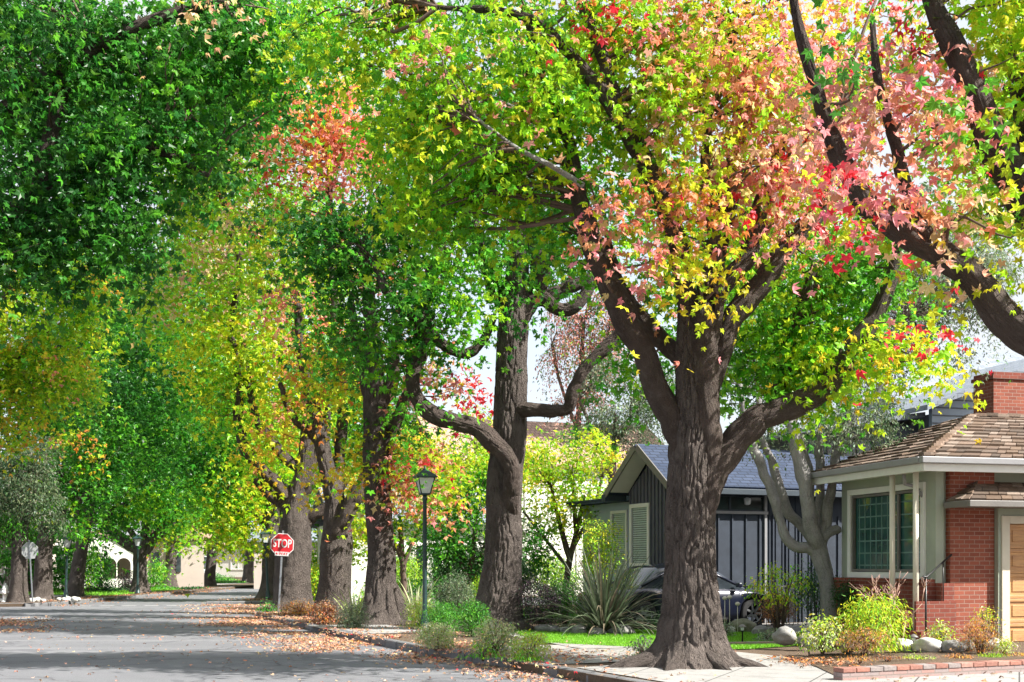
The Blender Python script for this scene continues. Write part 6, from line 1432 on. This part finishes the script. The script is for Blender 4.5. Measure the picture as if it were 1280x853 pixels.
    for k, (px, d, rx, ry) in enumerate([(33, 47.0, 4, 2.5), (40, 46.8, 5, 3.4), (47, 47.0, 4.5, 4), (54, 46.6, 4, 2.6), (74, 48, 4, 2.6), (80, 47.6, 4.5, 3), (86, 47.8, 4.5, 3.6), (93, 47.5, 5, 4), (98, 48, 4, 3), (28, 46.6, 3.5, 2)]):
        rock(px, d, rx, ry, 'pale stone among the rocks at the foot of the left corner trunks', 'stone_pale', k+40, group='pale stones on the left corner', sub=3)
    # shrubs along the verge
    B = bush
    B('shrub', 618, 795, None, 28, 24, 'cream-edged variegated shrub at the foot of the tall straight trunk', 'varieg', .05, lai=3.2)
    B('shrub', 663, 806, None, 26, 17, 'pale low variegated shrub right of the tall straight trunk', 'paleg', .045)
    B('shrub', 546, 794, None, 28, 17, 'low straw-tinted shrub beside the concrete apron', 'varieg', .04)
    B('shrub', 850, 776, 26.4, 46, 12, 'low dark planting between the lawn and the dark blue car', 'dark', .05)
    B('shrub', 706, 742, 26.6, 20, 26, 'leafy green shrub between the dark purple shrub and the flax', 'green', .06)
    B('shrub', 750, 690, 29.4, 28, 44, 'bright green leafy shrub covering the left side of the dark grey house', 'limey', .07, lai=1.8)
    B('grass_tuft', 604, 815, None, 11, 9, 'bright green tuft in front of the variegated shrub', 'bright', .09, 'slim', cat='plant')
    B('grass_tuft', 660, 820, None, 10, 7, 'bright green tuft in front of the pale low shrub', 'bright', .08, 'slim', cat='plant')
    B('shrub', 553, 770, 25.6, 26, 20, 'fresh green perennial clump around the lamp pole', 'green', .07, 'slim')
    B('shrub', 568, 742, 28.5, 28, 24, 'grey-green shrub right of the lamp pole', 'grey', .05)
    B('shrub', 605, 745, 30, 30, 28, 'olive shrub behind the tall straight trunk', 'olive', .06)
    B('shrub', 592, 772, 24.4, 20, 24, 'small green shrub left of the tall straight trunk', 'green', .05)
    B('shrub', 675, 752, 26.0, 30, 33, 'dark purple-green rounded shrub left of the flax clump', 'plum', .05)
    B('shrub', 645, 720, 31, 26, 26, 'dark evergreen shrub behind the purple shrub', 'dark', .06)
    B('shrub', 707, 775, 27, 11, 10, 'small leafy green plant between the purple shrub and the flax clump', 'green', .06)
    B('shrub', 440, 768, 27.4, 17, 20, 'grey-green spiky plant left of the split-base trunk', 'silver', .07, 'slim')
    B('shrub', 405, 766, 29.5, 20, 17, 'rust-brown dry clump at the foot of the second trunk', 'litterd', .07)
    B('shrub', 527, 765, 27.5, 20, 17, 'straw-coloured clump right of the split-base trunk', 'paleg', .09, 'slim')
    B('shrub', 334, 757, 36.5, 8, 6, 'green leafy plant at the kerb corner left of the stop sign', 'green', .09)
    B('shrub', 375, 760, 35.0, 28, 7, 'dry twiggy undergrowth below the stop sign trunk', 'dry', .06)
    B('shrub', 803, 809, None, 14, 12, 'blue-green succulent clump left of the huge trunk', 'silver', .07)
    B('shrub', 905, 785, 24.0, 12, 8, 'low grey-leaved plant by the small pale stone', 'silver', .05)
    B('shrub', 975, 730, 24.0, 36, 30, 'open leafy yellow-green shrub in front of the silver-barked tree', 'limey', .08, lai=1.0, spr=.10, per=12, stems=26)
    B('shrub', 972, 758, 24.3, 22, 20, 'brown twiggy mound under the open leafy shrub', 'litterd', .03, lai=1.8, stems=30)
    B('shrub', 1028, 790, 18.4, 25, 25, 'small bright yellow-green shrub at the left of the garden bed', 'paleg', .06, lai=1.8, z=.25, per=12, stems=20)
    B('shrub', 1092, 778, 18.6, 42, 38, 'large bushy shrub with bare twigs in front of the porch', 'limey', .09, 'slim', lai=2.3, z=.25, stems=26, per=14)
    B('shrub', 1080, 797, 18.1, 30, 15, 'rusty dry foliage below the large bushy shrub', 'dry', .045, 'slim', lai=1.6, z=.26)
    B('shrub', 1176, 792, 19.1, 15, 15, 'yellow-green shrublet in front of the brick pier', 'paleg', .055, lai=1.9, z=.25, per=10)
    B('shrub', 1225, 792, 18.1, 22, 22, 'orange dried shrub by the garage corner', 'dry', .05, 'slim', lai=1.7, z=.26, stems=22)
    B('shrub', 1232, 770, 18.4, 13, 14, 'yellow leafy sprig above the orange dried shrub', 'yelg', .05, lai=1.0, z=.26, per=8)
    B('shrub', 1255, 806, 17.9, 12, 7, 'pale low plant right of the orange dried shrub', 'paleg', .04, z=.26)
    B('shrub', 960, 795, 22.6, 16, 6, 'small blue-green plants along the lawn edging', 'silver', .05)
    B('shrub', 1060, 745, 23.4, 18, 20, 'dark green shrub at the foot of the silver-barked tree', 'dark', .05)
    for k, (px, pal) in enumerate(((1075, 'dry'), (1110, 'litterd'), (1150, 'paleg'), (1195, 'dry'), (1240, 'olive'), (1270, 'dry'))):
        B('ground_plant', px, 826, 16.9+.35*k/2, 17, 5, ['low rusty tuft at the left end of the brick edging', 'low brown tuft behind the brick edging below the bushy shrub', 'low pale tuft behind the brick edging below the pale boulders', 'low dry tuft behind the brick edging below the dark flat boulder', 'low olive tuft behind the brick edging near the garage', 'low dry tuft at the right frame edge of the brick edging'][k], pal, .05, 'slim', cat='plant', lai=1.6, z=.23, stems=6)
    # bare twigs rising from the porch shrub
    r = empty('bare_shrub', GX(1128, 18.8, .24), 0, 'bare reddish branching twigs before the porch posts', 'shrub', None); m = MB(); rs = random.Random(5)
    def br(p, d_, L, rr, dep):
        e = p+d_*L; m.tube([p, p.lerp(e, .5)+Vector((rs.uniform(-.02, .02), 0, 0)), e], [rr, rr*.85, rr*.7], 6)
        if dep:
            for k in range(2+(rs.random() < .4)): br(e, (d_+Vector((rs.uniform(-.8, .8), rs.uniform(-.6, .6), rs.uniform(0, .4)))).normalized(), L*rs.uniform(.55, .8), rr*.68, dep-1)
    for k in range(5): br(Vector((rs.uniform(-.3, .1), 0, 0)), Vector((rs.uniform(-.4, .5), rs.uniform(-.3, .3), 1)).normalized(), .48, .014, 3)
    m.build('stem', M['blush_twig'], r)
    flax(755, 785, 25.2, 320, 1.95, 'big spiky grey-green flax clump on the lawn edge', [(.11, .15, .08), (.16, .19, .12), (.08, .11, .06), (.20, .16, .11), (.10, .13, .07)], 1, .05, 1.25)
    flax(522, 765, 30.6, 46, 1.35, 'striped pale flax clump behind the split-base trunk', [(.40, .44, .22), (.28, .34, .16), (.48, .50, .30)], 2, .06)
    flax(443, 770, 30.4, 16, 1.5, 'few arching yellow-green flax blades left of the split-base trunk', [(.40, .46, .16), (.32, .40, .14)], 3, .055)
    path_light(928, 22.0, 'path light on the lawn edge right of the huge trunk'); path_light(1142, 18.9, 'path light in the right garden bed below the porch')
    # dried flower heads
    for k, (px, h) in enumerate(((906, .72), (912, .74), (922, .60))):
        r = empty('dried_flower', GX(px, 25.2, .13), 0, 'tall dried flower head on a straw stalk beside the mossy boulder', 'flower', 'dried flower stalks by the mossy boulder'); m = MB(); m.tube([(0, 0, 0), (0, 0, h)], .008, 6); m.build('stem', M['cream'], r)
        m = MB(); m.lathe([(.02, h-.01), (.05, h+.01), (.055, h+.04), (.02, h+.07)], 10); m.build('flower_head', M['cream'], r)
    # hedges and fillers further off
    H = [(420, 715, 60, 60, 30, 'long high green hedge along the far right verge', 'lime'), (405, 722, 47, 40, 22, 'leafy green hedge right behind the second trunk', 'limey'), (500, 715, 45, 30, 26, 'tall olive hedge before the left end of the white house', 'olive'), (560, 700, 43, 26, 30, 'tall dark green hedge hiding part of the white house', 'green'), (330, 728, 100, 26, 10, 'distant tall hedge at the end of the street', 'lime'), (262, 726, 104, 30, 9, 'distant green hedge left of the street end', 'green'), (450, 722, 50, 44, 26, 'tall light hedge beyond the second and split-base trunks', 'lime'), (30, 735, 66, 50, 18, 'low hedge in front of the tan house on the far left', 'green'), (125, 735, 64, 30, 8, 'clipped dark hedge on the lawn before the arched house', 'dark'), (110, 705, 60, 14, 26, 'rounded light green shrub behind the left corner lamp', 'bright'), (80, 712, 62, 12, 22, 'tall leafy shrub between the left corner trunks', 'green'),
         (162, 728, 66, 11, 12, 'purple-grey shrub below the arches', 'plum'), (195, 720, 70, 12, 22, 'light green upright shrub right of the wide spreading tree', 'bright'), (125, 708, 65, 15, 22, 'leafy shrub beside the arched openings', 'green'), (208, 742, 69, 13, 4.5, 'low clipped hedge in front of the van', 'green'), (238, 741, 69, 14, 4, 'low dark hedge by the farthest lamp', 'dark'), (285, 733, 92, 30, 6, 'distant low hedge at the bend', 'green'),
         (390, 730, 62, 40, 14, 'green hedge behind the stop sign tree', 'lime'), (500, 735, 44, 40, 10, 'low green hedge before the white house', 'green'), (600, 715, 42, 36, 30, 'tall dark hedge right of the white house', 'dark'), (560, 735, 40, 30, 12, 'mid-green hedge behind the lamp shrubs', 'green'), (690, 715, 44, 34, 24, 'green hedge beyond the maple', 'olive'),
         (460, 745, 40, 30, 4, 'low lawn border plants behind the split-base trunk', 'bright'), (1020, 735, 27, 24, 26, 'dark shrub against the dark grey house wall', 'dark'), (8, 700, 58, 14, 14, 'round shrub against the tan house wall', 'green')]
    for k, (px, py, d, rx, ry, lab, pal) in enumerate(H):
        bush('hedge' if 'hedge' in lab else 'shrub', px, py, d, rx, ry, lab, pal, .16 if d > 55 else (.11 if d > 36 else .06), 'oval', lai=3.2, cat='hedge' if 'hedge' in lab else 'shrub', stems=5, spr=.25, mat='leaf_dull')
def extra_mats():
    M['blush_twig'] = mat_plain('reddish_twig', (.42, .25, .20), .7, .2, 8)
EXTRA = [extra_mats, garden]
def main():
    setup(); build_materials(); ground(); grass(); litter(); trees()
    for f in EXTRA: f()
    print('leaves', NLEAF)
main()
